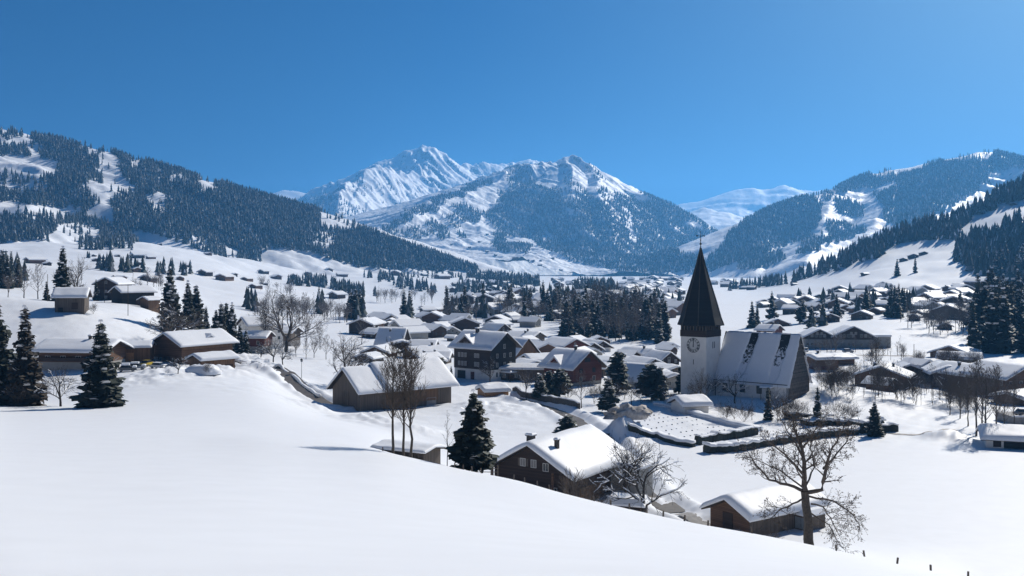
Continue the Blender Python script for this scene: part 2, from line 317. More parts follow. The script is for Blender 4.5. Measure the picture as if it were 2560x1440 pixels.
for j, c in enumerate(cols):
    c2 = min(max(c, kcn[0]), kcn[-1]); i = min(max(np.searchsorted(kcn, c2) - 1, 0), len(kc) - 2)
    t = (c2 - kcn[i]) / (kcn[i + 1] - kcn[i]); Z0[:, j] = prof[i] * (1 - t) + prof[i + 1] * t
Z0[:, 60:60 + 616] = gsm(Z0, 8.0, 1)[:, 60:60 + 616]
CC, RR = np.meshgrid(cols, rows)
GX = (CC - 1280) / F * RR; GY = RR
GZ = Z0 * RR
# rolling of the snow, growing with distance
hilly = np.clip(sstep(-CC, -1150, -700) + sstep(CC, 1950, 2150), 0, 1)
amp = 0.03 + 0.22 * sstep(RR, 95, 260) + (0.2 + 2.0 * hilly) * sstep(RR, 400, 1100) + (0.2 + 2.3 * hilly) * sstep(RR, 1100, 2500)
GZ += amp * fbm(GX / 38 + 3, GY / 38, 3, 5) * (1 - 0.6 * sstep(RR, 600, 900)) + amp * 1.2 * fbm(GX / 130, GY / 130, 3, 9) * sstep(RR, 300, 700)
GZ += 0.12 * fbm(GX / 4.0, GY / 4.0, 3, 21) * sstep(RR, 180, 215) * (1 - sstep(RR, 420, 600))
# roads ploughed through the snow with banks on either side: centre lines over the ground
def gpt(px, d): return ((px - 1280) / F * d, d)
ROADS = [
 dict(pts=[gpt(520, 292), gpt(600, 283), gpt(660, 272), gpt(720, 258), gpt(790, 240), gpt(850, 235)], w=3.4, bank=1.1),
 dict(pts=[gpt(1290, 262), gpt(1370, 243), gpt(1440, 222), gpt(1490, 205), gpt(1535, 188), gpt(1568, 172), gpt(1590, 158), gpt(1620, 146), gpt(1700, 137), gpt(1790, 131), gpt(1900, 138)], w=2.3, bank=0.9),
]
for r in ROADS:
    dd = poly_dist(GX, GY, r['pts'])
    lump = 0.9 + 0.3 * fbm(GX / 3.5, GY / 3.5, 3, 33)
    GZ += r['bank'] * lump * np.exp(-((dd - r['w'] - 1.6) / 1.3) ** 2) - 0.55 * np.exp(-(dd / (r['w'] * 0.95)) ** 4)
# ploughed heaps, drifts and the mound by the church
for px, d, rad, h in [(655, 262, 7, 1.3), (690, 256, 6, 1.1), (330, 216, 9, 1.0), (425, 228, 8, 1.4), (560, 238, 7, 1.5), (610, 300, 9, 2.2), (780, 214, 5, 1.2), (905, 203, 6, 1.1), (940, 200, 5, 1.0), (1040, 196, 5, 1.2), (700, 268, 6, 1.2),
                      (1540, 201, 4.5, 1.7), (1585, 199, 5, 2.2), (1250, 232, 9, 1.3), (1200, 240, 7, 1.0), (2040, 262, 7, 1.3), (2350, 206, 4, 1.0), (2385, 204, 3.5, 0.9), (1650, 143, 3.5, 1.0), (1740, 136, 3, 0.8)]:
    x, y = gpt(px, d); q = np.hypot(GX - x, GY - y) / rad
    GZ += h * np.exp(-q * q) * (1 + 0.35 * fbm(GX / 1.8, GY / 1.8, 3, 41))
def G(x, y):
    c = 1280 + np.asarray(x, float) / y * F; r = np.asarray(y, float)
    jc = np.clip(np.interp(c, cols, np.arange(len(cols))), 0, len(cols) - 1.001); ir = np.clip(np.interp(np.log(np.maximum(r, 0.3)), lr, np.arange(len(rows))), 0, len(rows) - 1.001)
    j = jc.astype(int); i = ir.astype(int); a = jc - j; b = ir - i
    return (GZ[i, j] * (1 - a) + GZ[i, j + 1] * a) * (1 - b) + (GZ[i + 1, j] * (1 - a) + GZ[i + 1, j + 1] * a) * b
def hit(px, py, dmin=60.0, dmax=4500.0):         # where a sight line through photo point (px, py) first meets the ground past dmin
    d = rows[(rows >= dmin) & (rows <= dmax)]
    yp = HY - F * G((px - 1280) / F * d, d) / d
    k = np.argmax(yp <= py)
    if yp[k] > py: k = int(np.argmin(yp))
    d0 = d[k]
    if k > 0 and yp[k - 1] > py:
        t = (yp[k - 1] - py) / (yp[k - 1] - yp[k] + 1e-9); d0 = d[k - 1] + t * (d[k] - d[k - 1])
    x = (px - 1280) / F * d0
    return float(x), float(d0), float(G(x, d0))
def on(px, d):
    x = (px - 1280) / F * d; return float(x), float(d), float(G(x, d))
# the meadow behind and beside the camera closes the sheet
GV = np.stack([GX, GY, GZ], -1)
tag(link('ground', grid_mesh('ground', GV, [M['snow']])), kind='structure')
back = MB(); back.add([(-60, -60, 2.5), (60, -60, -1.5), (60, 0.32, -2.62), (-60, 0.32, -2.62)], [(0, 1, 2, 3)])
tag(link('meadow', back.mesh('meadow', [M['snow']])), kind='structure')
# ------------------------------------------------------------------ mountains: ridge skeletons in real distance
class Range: pass
def ridge_field(x, y, ridges):
    best = np.full(x.shape, -500.0)
    for pts, sl, sr, *ex_ in ridges:
        P = [W(*p) for p in pts]
        for k_, ((ax, ay, az), (bx, by, bz)) in enumerate(zip(P[:-1], P[1:])):
            dx, dy = bx - ax, by - ay; L2 = dx * dx + dy * dy
            t0 = ((x - ax) * dx + (y - ay) * dy) / L2; t = np.clip(t0, 0, 1)
            ex = x - ax - t * dx; ey = y - ay - t * dy; dist = np.hypot(ex, ey)
            side = dx * ey - dy * ex
            s = np.where(side > 0, sl, sr)
            ov_ = np.maximum(-t0, t0 - 1) * math.sqrt(L2)
            s = s + (ex_[0] if ex_ else 0.0) * np.clip(ov_ / (dist + 1), 0, 1)
            best = np.maximum(best, az + t * (bz - az) - s * dist)
    return best
def mountain(label, px0, px1, d0, d1, nc, nr, ridges, noise, soft=0.0, material='far_snow', floor=-60.0, crag=None):
    r = Range(); r.cols = np.linspace(px0, px1, nc); r.rows = np.linspace(d0, d1, nr)
    C2, D2 = np.meshgrid(r.cols, r.rows); x = (C2 - 1280) / F * D2; y = D2
    wx = x + noise[0] * 0.9 * fbm(x / (noise[1] * 1.5), y / (noise[1] * 1.5), 3, 3); wy = y + noise[0] * 0.9 * fbm(x / (noise[1] * 1.5), y / (noise[1] * 1.5), 3, 8)
    z = ridge_field(wx, wy, ridges)
    z0 = ridge_field(x, y, ridges)
    top = np.exp(-((z0 - z0.max(0, keepdims=True)) / (noise[0] * 1.6)) ** 2)       # keep the crest line itself
    z = z * (1 - top) + z0 * top
    if soft: z = gsm(gsm(z, soft, 0), soft, 1)
    u = (x * 0.43 + y * 0.9); v = (x * 0.9 - y * 0.43)
    z = z + noise[0] * (1 - 0.75 * top) * (0.55 * fbm(x / noise[1], y / noise[1], 5, 11) + noise[2] * 0.5 * ridged(u / (noise[1] * 0.42), v / (noise[1] * 2.6), 4, 19))
    z = z + noise[0] * 0.10 * fbm(x / noise[1] * 7, y / noise[1] * 7, 3, 29)
    if crag:
        hi = sstep(z0, crag[0], crag[1]); cx, cy = crag[3]; uu = -x * cy + y * cx + 70 * fbm(x / 420, y / 420, 3, 77); vv = x * cx + y * cy
        rib = ridged(uu / crag[4], vv / (crag[4] * 5.5), 3, 71, .55)
        z = z + hi * crag[2] * (np.sign(rib) * np.abs(rib) ** 1.2 - .8) + hi * crag[2] * .30 * ridged(uu / 42, vv / 170, 2, 73)
    r.z = np.maximum(z, floor + 8 * fbm(x / 400, y / 400, 3, 2)); r.x = x; r.y = y
    yp = HY - F * r.z / y
    cm = np.minimum.accumulate(yp, 0); r.vis = yp <= cm + 2.0; r.yp = yp
    o = link('mountain', grid_mesh('mountain', np.stack([x, y, r.z], -1), [M[material]]))
    tag(o, kind='structure'); o['label'] = label
    return r
def H(r, x, y):
    c = 1280 + x / y * F
    jc = np.clip((c - r.cols[0]) / (r.cols[1] - r.cols[0]), 0, len(r.cols) - 1.001); ir = np.clip((y - r.rows[0]) / (r.rows[1] - r.rows[0]), 0, len(r.rows) - 1.001)
    j = jc.astype(int); i = ir.astype(int); a = jc - j; b = ir - i; z = r.z
    return (z[i, j] * (1 - a) + z[i, j + 1] * a) * (1 - b) + (z[i + 1, j] * (1 - a) + z[i + 1, j + 1] * a) * b, r.vis[i, j]
# left wooded mountain
A_ = mountain('long wooded mountainside falling from the left', -700, 1300, 1450, 3900, 440, 230, [
    ([(-700, 262, 2950), (-250, 288, 2880), (0, 324, 2800), (130, 347, 2800), (250, 374, 2800), (375, 406, 2810), (500, 447, 2850), (600, 480, 2920), (700, 513, 3000), (800, 550, 3150), (880, 587, 3250), (950, 624, 3350), (1050, 657, 3450), (1150, 678, 3550), (1250, 692, 3600)], 0.30, 0.33),
    ([(130, 347, 2800), (120, 430, 2450), (80, 520, 2050), (40, 590, 1750)], 0.42, 0.38),
    ([(330, 395, 2815), (370, 500, 2420), (410, 570, 2080)], 0.45, 0.40),
    ([(560, 466, 2900), (600, 570, 2500), (640, 635, 2150)], 0.45, 0.40),
    ([(760, 533, 3100), (800, 610, 2750), (850, 650, 2500)], 0.45, 0.40),
    ([(-150, 310, 2850), (-160, 450, 2400), (-170, 560, 1900)], 0.42, 0.38)], (22, 260, 0.9), 1.2, 'hill_snow')
# the high peak far behind
B_ = mountain('high snowy peak with a pointed summit', 640, 1560, 6200, 12000, 460, 330, [
    ([(600, 540, 11400), (690, 510, 11100), (748, 500, 10800), (774, 480, 10700), (831, 451, 10500), (880, 434, 10350), (908, 420, 10250), (945, 400, 10150), (980, 391, 10080), (1013, 382, 10000), (1045, 371, 9920), (1070, 363, 9850), (1087, 375, 9980), (1115, 390, 10150), (1150, 411, 10350), (1181, 412, 10450), (1215, 406, 10520), (1244, 412, 10600), (1286, 404, 10700), (1312, 404, 10750), (1400, 410, 10900), (1500, 450, 11000)], 0.62, 0.70),
    ([(1070, 363, 9850), (1073, 402, 9500), (1042, 421, 9200), (1013, 425, 8900), (982, 419, 8700), (945, 418, 8500), (905, 440, 8200), (875, 455, 8000), (860, 480, 7700), (850, 520, 7300), (835, 570, 6900)], 0.8, 0.62),
    ([(1073, 402, 9500), (1080, 440, 9150), (1075, 490, 8700), (1060, 550, 8100)], 0.6, 0.55),
    ([(1115, 390, 10150), (1140, 440, 9600), (1150, 490, 9000)], 0.6, 0.6),
    ([(1013, 425, 8900), (1000, 490, 8350), (985, 560, 7700)], 0.6, 0.55),
    ([(945, 418, 8500), (930, 490, 8000), (915, 560, 7300)], 0.6, 0.55),
    ([(1090, 378, 10000), (1110, 430, 9500), (1125, 480, 9000)], 0.85, 0.8), ([(1130, 400, 10250), (1165, 450, 9700), (1180, 485, 9300)], 0.85, 0.8), ([(1181, 412, 10450), (1215, 450, 9900)], 0.85, 0.8),
    ([(1042, 421, 9150), (1042, 480, 8700), (1030, 545, 8200)], 0.8, 0.75), ([(978, 419, 8650), (965, 480, 8200), (945, 555, 7600)], 0.8, 0.75), ([(908, 438, 8210), (890, 500, 7700), (870, 560, 7100)], 0.7, 0.65)], (40, 420, 0.9), crag=(250, 700, 24, (.55, -.83), 210))
# the broad massif in the middle with its long left shoulder
C_ = mountain('broad central mountain with forest below a snowy rocky crest', 860, 1960, 3900, 7200, 520, 330, [
    ([(1309, 410, 6600), (1358, 402, 6500), (1392, 398, 6400), (1411, 390, 6350), (1431, 398, 6350), (1467, 399, 6300), (1489, 412, 6300), (1519, 443, 6200), (1547, 460, 6150), (1603, 483, 6050), (1644, 499, 5950), (1700, 525, 5800), (1742, 552, 5700), (1783, 583, 5600), (1811, 606, 5500), (1850, 645, 5400), (1890, 695, 5300)], 0.40, 0.37, 0.5),
    ([(1309, 410, 6600), (1269, 433, 6300), (1229, 452, 6000), (1167, 482, 5600), (1101, 510, 5300), (1030, 540, 4900), (982, 567, 4600), (945, 597, 4300), (905, 650, 4000)], 0.5, 0.30),
    ([(1411, 390, 6350), (1436, 450, 6020), (1468, 530, 5600), (1500, 610, 5050), (1520, 660, 4600)], 0.52, 0.42),
    ([(1519, 443, 6200), (1560, 520, 5800), (1610, 600, 5250), (1640, 660, 4700)], 0.52, 0.45),
    ([(1309, 410, 6600), (1322, 480, 6000), (1340, 560, 5400), (1352, 630, 4750)], 0.45, 0.42),
    ([(1644, 499, 5950), (1680, 590, 5450), (1710, 660, 5000)], 0.5, 0.45),
    ([(1358, 402, 6500), (1372, 440, 6150), (1392, 485, 5850)], 0.85, 0.7), ([(1392, 398, 6400), (1412, 440, 6080), (1436, 488, 5800)], 0.85, 0.7), ([(1440, 398, 6330), (1466, 440, 6050), (1492, 482, 5800)], 0.85, 0.7), ([(1467, 399, 6300), (1500, 445, 6000), (1530, 492, 5750)], 0.85, 0.7), ([(1489, 412, 6300), (1535, 470, 5950), (1570, 512, 5700)], 0.85, 0.7),
    ([(1331, 407, 6560), (1340, 440, 6250), (1352, 470, 6000)], 0.85, 0.7),
    ([(1167, 482, 5600), (1190, 560, 5150), (1215, 620, 4650)], 0.34, 0.30),
    ([(1120, 600, 4500), (1180, 600, 4700), (1250, 594, 4900), (1300, 612, 4700), (1400, 654, 4350), (1530, 684, 4200)], 0.2, 0.17)], (34, 330, 0.9), crag=(440, 640, 24, (.42, -.91), 150))
# pale range beyond the gap on the right
D_ = mountain('pale distant range in the gap on the right', 1500, 2500, 7000, 14500, 220, 190, [
    ([(1560, 560, 13500), (1640, 530, 13300), (1700, 511, 13000), (1750, 501, 13000), (1794, 488, 13000), (1836, 476, 13000), (1881, 470, 13000), (1905, 475, 13000), (1928, 473, 13000), (1945, 466, 13000), (1959, 462, 13000), (1979, 475, 13000), (2036, 478, 12800), (2100, 474, 12600), (2250, 500, 12500), (2450, 520, 12500)], 0.5, 0.42),
    ([(1660, 570, 9300), (1733, 535, 9200), (1767, 525, 9100), (1807, 532, 9000), (1868, 551, 8900), (1930, 585, 8800)], 0.3, 0.22),
    ([(1770, 590, 8000), (1810, 574, 8000), (1850, 574, 8000), (1900, 600, 8000)], 0.3, 0.2)], (45, 420, 0.9), 0, 'far_snow', -40)
# wooded mountain on the right with ski runs
E_ = mountain('wooded mountain with ski runs on the right', 1540, 3100, 2350, 5600, 440, 240, [
    ([(1745, 700, 3950), (1764, 656, 4000), (1800, 616, 4100), (1841, 579, 4200)], 0.9, 0.8, 0.4),
    ([(1841, 579, 4200), (1875, 555, 4300), (1915, 535, 4400), (1955, 515, 4500), (1990, 499, 4600), (2022, 493, 4650), (2070, 483, 4700), (2090, 474, 4800), (2113, 459, 4900), (2170, 434, 5000), (2271, 418, 5000), (2325, 407, 4950), (2405, 391, 4900), (2446, 381, 4850), (2490, 381, 4850), (2523, 389, 4800), (2560, 400, 4800), (2700, 436, 4700), (2950, 480, 4600), (3100, 520, 4500)], 0.34, 0.34, 0.9),
    ([(2070, 483, 4700), (2062, 540, 4250), (2052, 600, 3700), (2035, 660, 3100), (2015, 690, 2700)], 0.36, 0.42),
    ([(2446, 381, 4850), (2370, 470, 4300), (2280, 560, 3600)], 0.45, 0.42),
    ([(2271, 418, 5000), (2230, 480, 4500), (2180, 560, 3900)], 0.45, 0.42),
    ([(1875, 555, 4300), (1900, 620, 3850), (1905, 680, 3300)], 0.4, 0.36)], (26, 300, 0.9), 1.0)
# far white hump behind the left mountain
L_ = mountain('small white summit far behind the left mountain', 560, 860, 13200, 15500, 70, 40, [
    ([(560, 520, 14500), (640, 500, 14300), (686, 482, 14200), (711, 475, 14200), (745, 478, 14200), (771, 485, 14200), (850, 520, 14200)], 0.5, 0.45)], (25, 420, 0.8))

# ------------------------------------------------------------------ haze in the valley air
hz = MB(); hz.box(-11000, 11000, -300, 15400, -140, 1330)
def haze_mat():
    m = bpy.data.materials.new('valley_haze'); m.use_nodes = True; n = m.node_tree
    n.nodes.remove(n.nodes['Principled BSDF'])
    v = n.nodes.new('ShaderNodeVolumePrincipled'); v.inputs['Color'].default_value = (0.15, 0.50, 1.0, 1); v.inputs['Density'].default_value = 0.8e-4; v.inputs['Anisotropy'].default_value = 0.4
    n.links.new(v.outputs[0], n.nodes['Material Output'].inputs['Volume']); return m
M['haze'] = haze_mat()
tag(link('haze', hz.mesh('haze', [M['haze']])), kind='stuff')

# ------------------------------------------------------------------ forests
def tree_proto(tiers, sides, rng):
    vs, fs, ms = [], [], []
    for t in range(tiers):
        z0 = 0.06 + 0.94 * (t / tiers) * 0.92; z1 = min(1.0, z0 + 1.35 / tiers + 0.05)
        r0 = 0.17 * (1 - t / tiers) ** 0.8 + 0.02
        o = len(vs)
        for i in range(sides):
            a = 2 * math.pi * (i + 0.5 * (t % 2)) / sides; rr = r0 * rng.uniform(0.65, 1.3)
            vs.append((rr * math.cos(a), rr * math.sin(a), z0 - rng.uniform(0, 0.06)))
        vs.append((rng.uniform(-.01, .01), rng.uniform(-.01, .01), z1))
        for i in range(sides):
            fs.append((o + i, o + (i + 1) % sides, o + sides)); q = rng.random(); ms.append(1 if q < 0.03 else 2 if q < .2 else 0)
    return np.array(vs), np.array(fs), np.array(ms)
rng = random.Random(4); nrng = np.random.default_rng(7)
PROTO_NEAR = [tree_proto(4, 7, rng) for _ in range(6)]
PROTO_FAR = [tree_proto(2, 5, rng) for _ in range(6)]
def forest_mesh(name, pts, hs, protos, label):
    k = nrng.integers(0, len(protos), len(pts)); V = []; Q = []; MI = []; o = 0
    for p in range(len(protos)):
        sel = np.where(k == p)[0]
        if not len(sel): continue
        v, f, m = protos[p]
        a = nrng.uniform(0, 6.283, len(sel)); h = hs[sel]; wd = h * nrng.uniform(0.8, 1.25, len(sel))
        X = (v[None, :, 0] * np.cos(a)[:, None] - v[None, :, 1] * np.sin(a)[:, None]) * wd[:, None] + pts[sel, 0, None]
        Y = (v[None, :, 0] * np.sin(a)[:, None] + v[None, :, 1] * np.cos(a)[:, None]) * wd[:, None] + pts[sel, 1, None]
        Z = v[None, :, 2] * h[:, None] + pts[sel, 2, None]
        V.append(np.stack([X, Y, Z], -1).reshape(-1, 3))
        Q.append((f[None] + (np.arange(len(sel)) * len(v))[:, None, None] + o).reshape(-1, 3)); o += len(sel) * len(v)
        MI.append(np.tile(m, len(sel)))
    V = np.concatenate(V); Q = np.concatenate(Q); MI = np.concatenate(MI)
    me = bpy.data.meshes.new(name); me.vertices.add(len(V)); me.vertices.foreach_set('co', V.reshape(-1).astype(np.float32))
    raw_mesh(me, Q, [M['far_needle'], M['tree_snow'], M['frost_needle']], False, MI)
    o = link(name, me); tag(o, label, kind='stuff'); return o
def scatter(r, step, regions, lift=0):
    """trees at jittered spacing over a mountain; regions: (polygon in view bearings and rows, chance)"""
    y0, y1 = r.rows[0], r.rows[-1]; xs = r.x.min(), r.x.max()
    gx = np.arange(xs[0], xs[1], step); gy = np.arange(y0, y1, step)
    X, Y = np.meshgrid(gx, gy); X = X + nrng.uniform(-.5, .5, X.shape) * step; Y = Y + nrng.uniform(-.5, .5, Y.shape) * step
    X = X.ravel(); Y = Y.ravel(); px = 1280 + X / Y * F
    ok = (px > max(r.cols[0], -120)) & (px < min(r.cols[-1], 2680)) & (Y > y0) & (Y < y1); X = X[ok]; Y = Y[ok]; px = px[ok]
    Z, vis = H(r, X, Y); py = HY - F * Z / Y
    nz = fbm(X / (step * 9), Y / (step * 9), 3, 51)
    edge = 7 * fbm(X / (step * 5), Y / (step * 5), 3, 61)
    p = np.zeros(len(X))
    for poly, pr in regions:
        m = inside(px + edge, py + edge * 0.5, poly)
        if pr < 0.3 and lift: m |= inside(px + edge, py + edge * 0.5 - lift, poly) | inside(px + edge, py + edge * 0.5 - lift * .5, poly)
        p[m] = pr
    keep = vis & (nrng.uniform(0, 1, len(X)) < np.clip(p + 0.25 * nz * (p < 0.9) * (p > 0.05), 0, 1)) & (Z > -36)
    return np.stack([X[keep], Y[keep], Z[keep]], -1)
def cr(pts, ox, oy, s): return [(ox + x * s, oy + y * s) for x, y in pts]
a_ = lambda *p: cr(p, 0, 280, 0.3516)
regA = [
    (a_((-600, -200), (0, 60), (120, 90), (420, 170), (560, 165), (740, 200), (1000, 260), (1500, 420), (2000, 590), (2250, 680), (2560, 830), (3400, 1120), (3400, 1140), (2560, 1110), (2400, 1060), (2250, 1010), (2000, 975), (1870, 990), (1850, 1060), (1680, 1080), (1600, 1050), (1400, 975), (1250, 925), (1160, 890), (1000, 850), (890, 850), (985, 940), (980, 985), (820, 975), (560, 970), (530, 930), (330, 905), (300, 920), (0, 945), (-600, 960)), 0.97),
    (a_((-600, -100), (0, 90), (120, 130), (240, 170), (180, 200), (-600, 180)), 0.12),
    (a_((-600, 310), (200, 312), (400, 342), (410, 390), (350, 412), (270, 450), (170, 450), (0, 402), (-600, 420)), 0.0),
    (a_((170, 230), (300, 230), (270, 285), (240, 290)), 0.1),
    (a_((590, 255), (740, 235), (750, 265), (830, 320), (855, 360), (850, 445), (720, 430), (680, 385), (715, 335), (690, 285)), 0.03),
    (a_((520, 190), (740, 205), (745, 235), (700, 250)), 0.25),
    (a_((690, 430), (850, 440), (890, 490), (980, 550), (850, 575), (770, 640), (690, 645), (640, 540), (760, 480)), 0.06),
    (a_((590, 680), (770, 650), (800, 700), (790, 790), (700, 740)), 0.0),
    (a_((1030, 585), (1100, 600), (1190, 690), (1180, 720), (1120, 720)), 0.12),
    (a_((-600, 420), (0, 415), (100, 440), (250, 470), (340, 550), (200, 560), (0, 540), (-600, 560)), 0.22),
    (a_((-600, 640), (0, 640), (130, 640), (230, 660), (370, 680), (590, 690), (480, 740), (350, 745), (230, 725), (0, 705), (-600, 700)), 0.10),
    (a_((430, 795), (560, 800), (715, 820), (700, 880), (620, 905), (540, 925), (400, 880), (360, 890), (330, 905), (320, 890)), 0.05),
    (a_((620, 790), (700, 800), (860, 830), (890, 850), (700, 860)), 0.5),
    (a_((1410, 440), (1550, 490), (1540, 520), (1420, 545)), 0.03), (a_((1200, 445), (1335, 458), (1335, 482), (1210, 480)), 0.1),
    (a_((930, 320), (1030, 345), (1000, 360), (920, 345)), 0.1), (a_((1130, 410), (1155, 415), (1150, 435), (1130, 430)), 0.0),
    (a_((1460, 680), (1550, 700), (1500, 770), (1440, 760)), 0.45), (a_((2270, 680), (2410, 730), (2560, 815), (2400, 805), (2280, 780)), 0.06),
    (a_((2260, 850), (2400, 870), (2360, 950), (2240, 930)), 0.15), (a_((1380, 890), (1480, 900), (1460, 930), (1370, 920)), 0.2), (a_((1580, 960), (1700, 980), (1680, 1040), (1600, 1020)), 0.2), (a_((1090, 575), (1220, 590), (1230, 610), (1100, 600)), 0.1), (a_((620, 480), (700, 470), (690, 520), (640, 520)), 0.2)]
b2 = lambda *p: cr(p, 660, 330, 0.2847)
regB = [(b2((300, 600), (560, 540), (640, 545), (760, 640), (850, 680), (960, 740), (900, 800), (880, 900), (300, 900)), 0.9),
        (b2((800, 380), (860, 420), (960, 500), (1080, 660), (1160, 760), (1100, 780), (960, 680), (820, 600), (760, 500)), 0.28),
        (b2((1050, 440), (1180, 480), (1200, 580), (1080, 600), (980, 500)), 0.20), (b2((1200, 600), (1300, 640), (1240, 700), (1180, 680)), 0.35),
        (b2((850, 640), (1100, 700), (1180, 760), (1050, 800), (900, 720)), 0.35), (b2((1310, 540), (1380, 540), (1370, 570), (1300, 560)), 0.5)]
c2 = lambda *p: cr(p, 1200, 340, 0.2778)
regC = [
    (b2((940, 960), (1010, 880), (1300, 690), (1500, 600), (1750, 500), (1990, 410), (2000, 450), (1760, 545), (1520, 640), (1500, 700), (1330, 740), (1250, 800), (1150, 880), (1080, 950), (1080, 1010), (980, 1000)), 0.95),
    (b2((1080, 950), (1250, 870), (1480, 760), (1480, 850), (1330, 960), (1180, 1000), (1080, 1010)), 0.4),
    (b2((1330, 960), (1430, 900), (1440, 820), (1600, 740), (1560, 820), (1510, 860), (1400, 940), (1310, 990)), 0.55),
    (b2((1620, 650), (1760, 640), (1860, 660), (1850, 710), (1700, 710)), 0.6), (b2((1590, 740), (1700, 690), (1900, 700), (1880, 800), (1760, 790), (1700, 860), (1620, 820)), 0.6),
    (b2((1510, 840), (1600, 830), (1640, 900), (1550, 950), (1510, 920)), 0.9), (b2((1700, 880), (1760, 890), (1760, 930), (1700, 930)), 0.9),
    (b2((2140, 350), (2280, 285), (2360, 380), (2310, 470), (2150, 450)), 0.5),
    (c2((160, 500), (220, 495), (400, 520), (500, 440), (640, 490), (740, 520), (760, 560), (850, 470), (960, 520), (1090, 590), (1160, 590), (1240, 520), (1400, 590), (1580, 590), (1440, 510), (1600, 560), (1800, 650), (2100, 850), (2300, 960), (2300, 1250), (1480, 1250), (1200, 1210), (1000, 1160), (830, 1130), (700, 1060), (580, 1020), (500, 980), (500, 910), (430, 930), (230, 890), (100, 810), (20, 710), (190, 600)), 0.97),
    (c2((240, 350), (400, 260), (470, 330), (500, 420), (400, 520), (260, 480)), 0.5),
    (c2((740, 620), (880, 700), (870, 720), (790, 700)), 0.1), (c2((1290, 640), (1360, 680), (1390, 860), (1440, 950), (1380, 960), (1310, 800)), 0.35),
    (c2((720, 500), (800, 560), (880, 600), (830, 640), (740, 590)), 0.45), (c2((1100, 590), (1220, 560), (1270, 700), (1300, 800), (1220, 760)), 0.5),
    (c2((1840, 765), (1920, 760), (2015, 820), (1960, 825), (1860, 800)), 0.1), (c2((1750, 820), (1820, 840), (1830, 890), (1780, 860)), 0.3),
    (c2((930, 880), (1000, 870), (990, 910), (930, 900)), 0.3), (c2((1120, 880), (1250, 910), (1230, 930), (1130, 910)), 0.3), (c2((1410, 1150), (1450, 1150), (1450, 1180), (1420, 1180)), 0.1),
    (c2((570, 860), (640, 870), (630, 930), (560, 950)), 0.15),
    (c2((120, 880), (230, 880), (230, 960), (130, 970)), 0.9), (c2((130, 970), (330, 960), (460, 980), (460, 1050), (250, 1060), (130, 1020)), 0.95),
    (c2((600, 420), (700, 480), (830, 480), (900, 560), (700, 520)), 0.25), (c2((1040, 470), (1130, 470), (1180, 540), (1080, 520)), 0.25), (c2((740, 330), (860, 420), (960, 500), (900, 500), (780, 430)), 0.18), (c2((980, 250), (1120, 370), (1090, 400), (960, 320)), 0.10)]
d4 = lambda *p: cr(p, 1700, 340, 0.336)
regE = [
    (d4((-330, 1060), (-330, 900), (-80, 860), (60, 880), (190, 930), (420, 690), (520, 620), (640, 540), (760, 480), (860, 440), (1010, 470), (1050, 500), (1060, 560), (1010, 690), (960, 760), (800, 800), (640, 870), (760, 880), (770, 920), (640, 980), (430, 1000), (430, 950), (300, 980), (200, 1010)), 0.95),
    (d4((860, 440), (1000, 420), (1140, 430), (1200, 470), (1100, 480), (980, 460)), 0.4),
    (d4((500, 820), (620, 780), (740, 770), (700, 820), (540, 860)), 0.6),
    (d4((1140, 420), (1230, 330), (1400, 250), (1420, 290), (1470, 300), (1590, 270), (1600, 330), (1580, 350), (1400, 390), (1240, 420)), 0.96),
    (d4((1430, 250), (1590, 260), (1570, 290), (1460, 290)), 0.15),
    (d4((1640, 270), (1700, 280), (1800, 230), (1880, 200), (2050, 190), (2200, 150), (2310, 140), (2350, 100), (2560, 160), (2760, 240), (2760, 300), (2480, 230), (2320, 280), (2280, 380), (1700, 700), (1530, 640), (1500, 520), (1440, 440), (1600, 390), (1620, 330)), 0.93),
    (d4((2060, 170), (2300, 110), (2300, 160), (2100, 190)), 0.25),
    (d4((1150, 480), (1250, 470), (1380, 540), (1370, 610), (1250, 600), (1140, 560)), 0.75),
    (d4((1100, 640), (1200, 640), (1300, 690), (1400, 690), (1200, 800), (1080, 800), (1110, 740)), 0.75),
    (d4((830, 880), (900, 840), (900, 800), (960, 750), (1060, 740), (1080, 800), (1060, 860), (960, 880)), 0.45),
    (d4((1800, 430), (1830, 440), (1800, 470), (1780, 460)), 0.05)]
CONIFERS = []      # (x, y, z, height, region)
def add_forest(r, step, reg, h0, h1, name):
    p = scatter(r, step, reg, {'A': 15, 'C': 6, 'E': 8}.get(name, 0)); h = nrng.uniform(h0, h1, len(p)); CONIFERS.append((p, h, name)); return len(p)
nA = add_forest(A_, 6.7, regA, 9, 23, 'A'); nB = add_forest(B_, 30, regB, 22, 34, 'B'); nC = add_forest(C_, 10.5, regC, 16, 26, 'C'); nE = add_forest(E_, 9.5, regE, 18, 27, 'E')
print('forest', nA, nB, nC, nE)
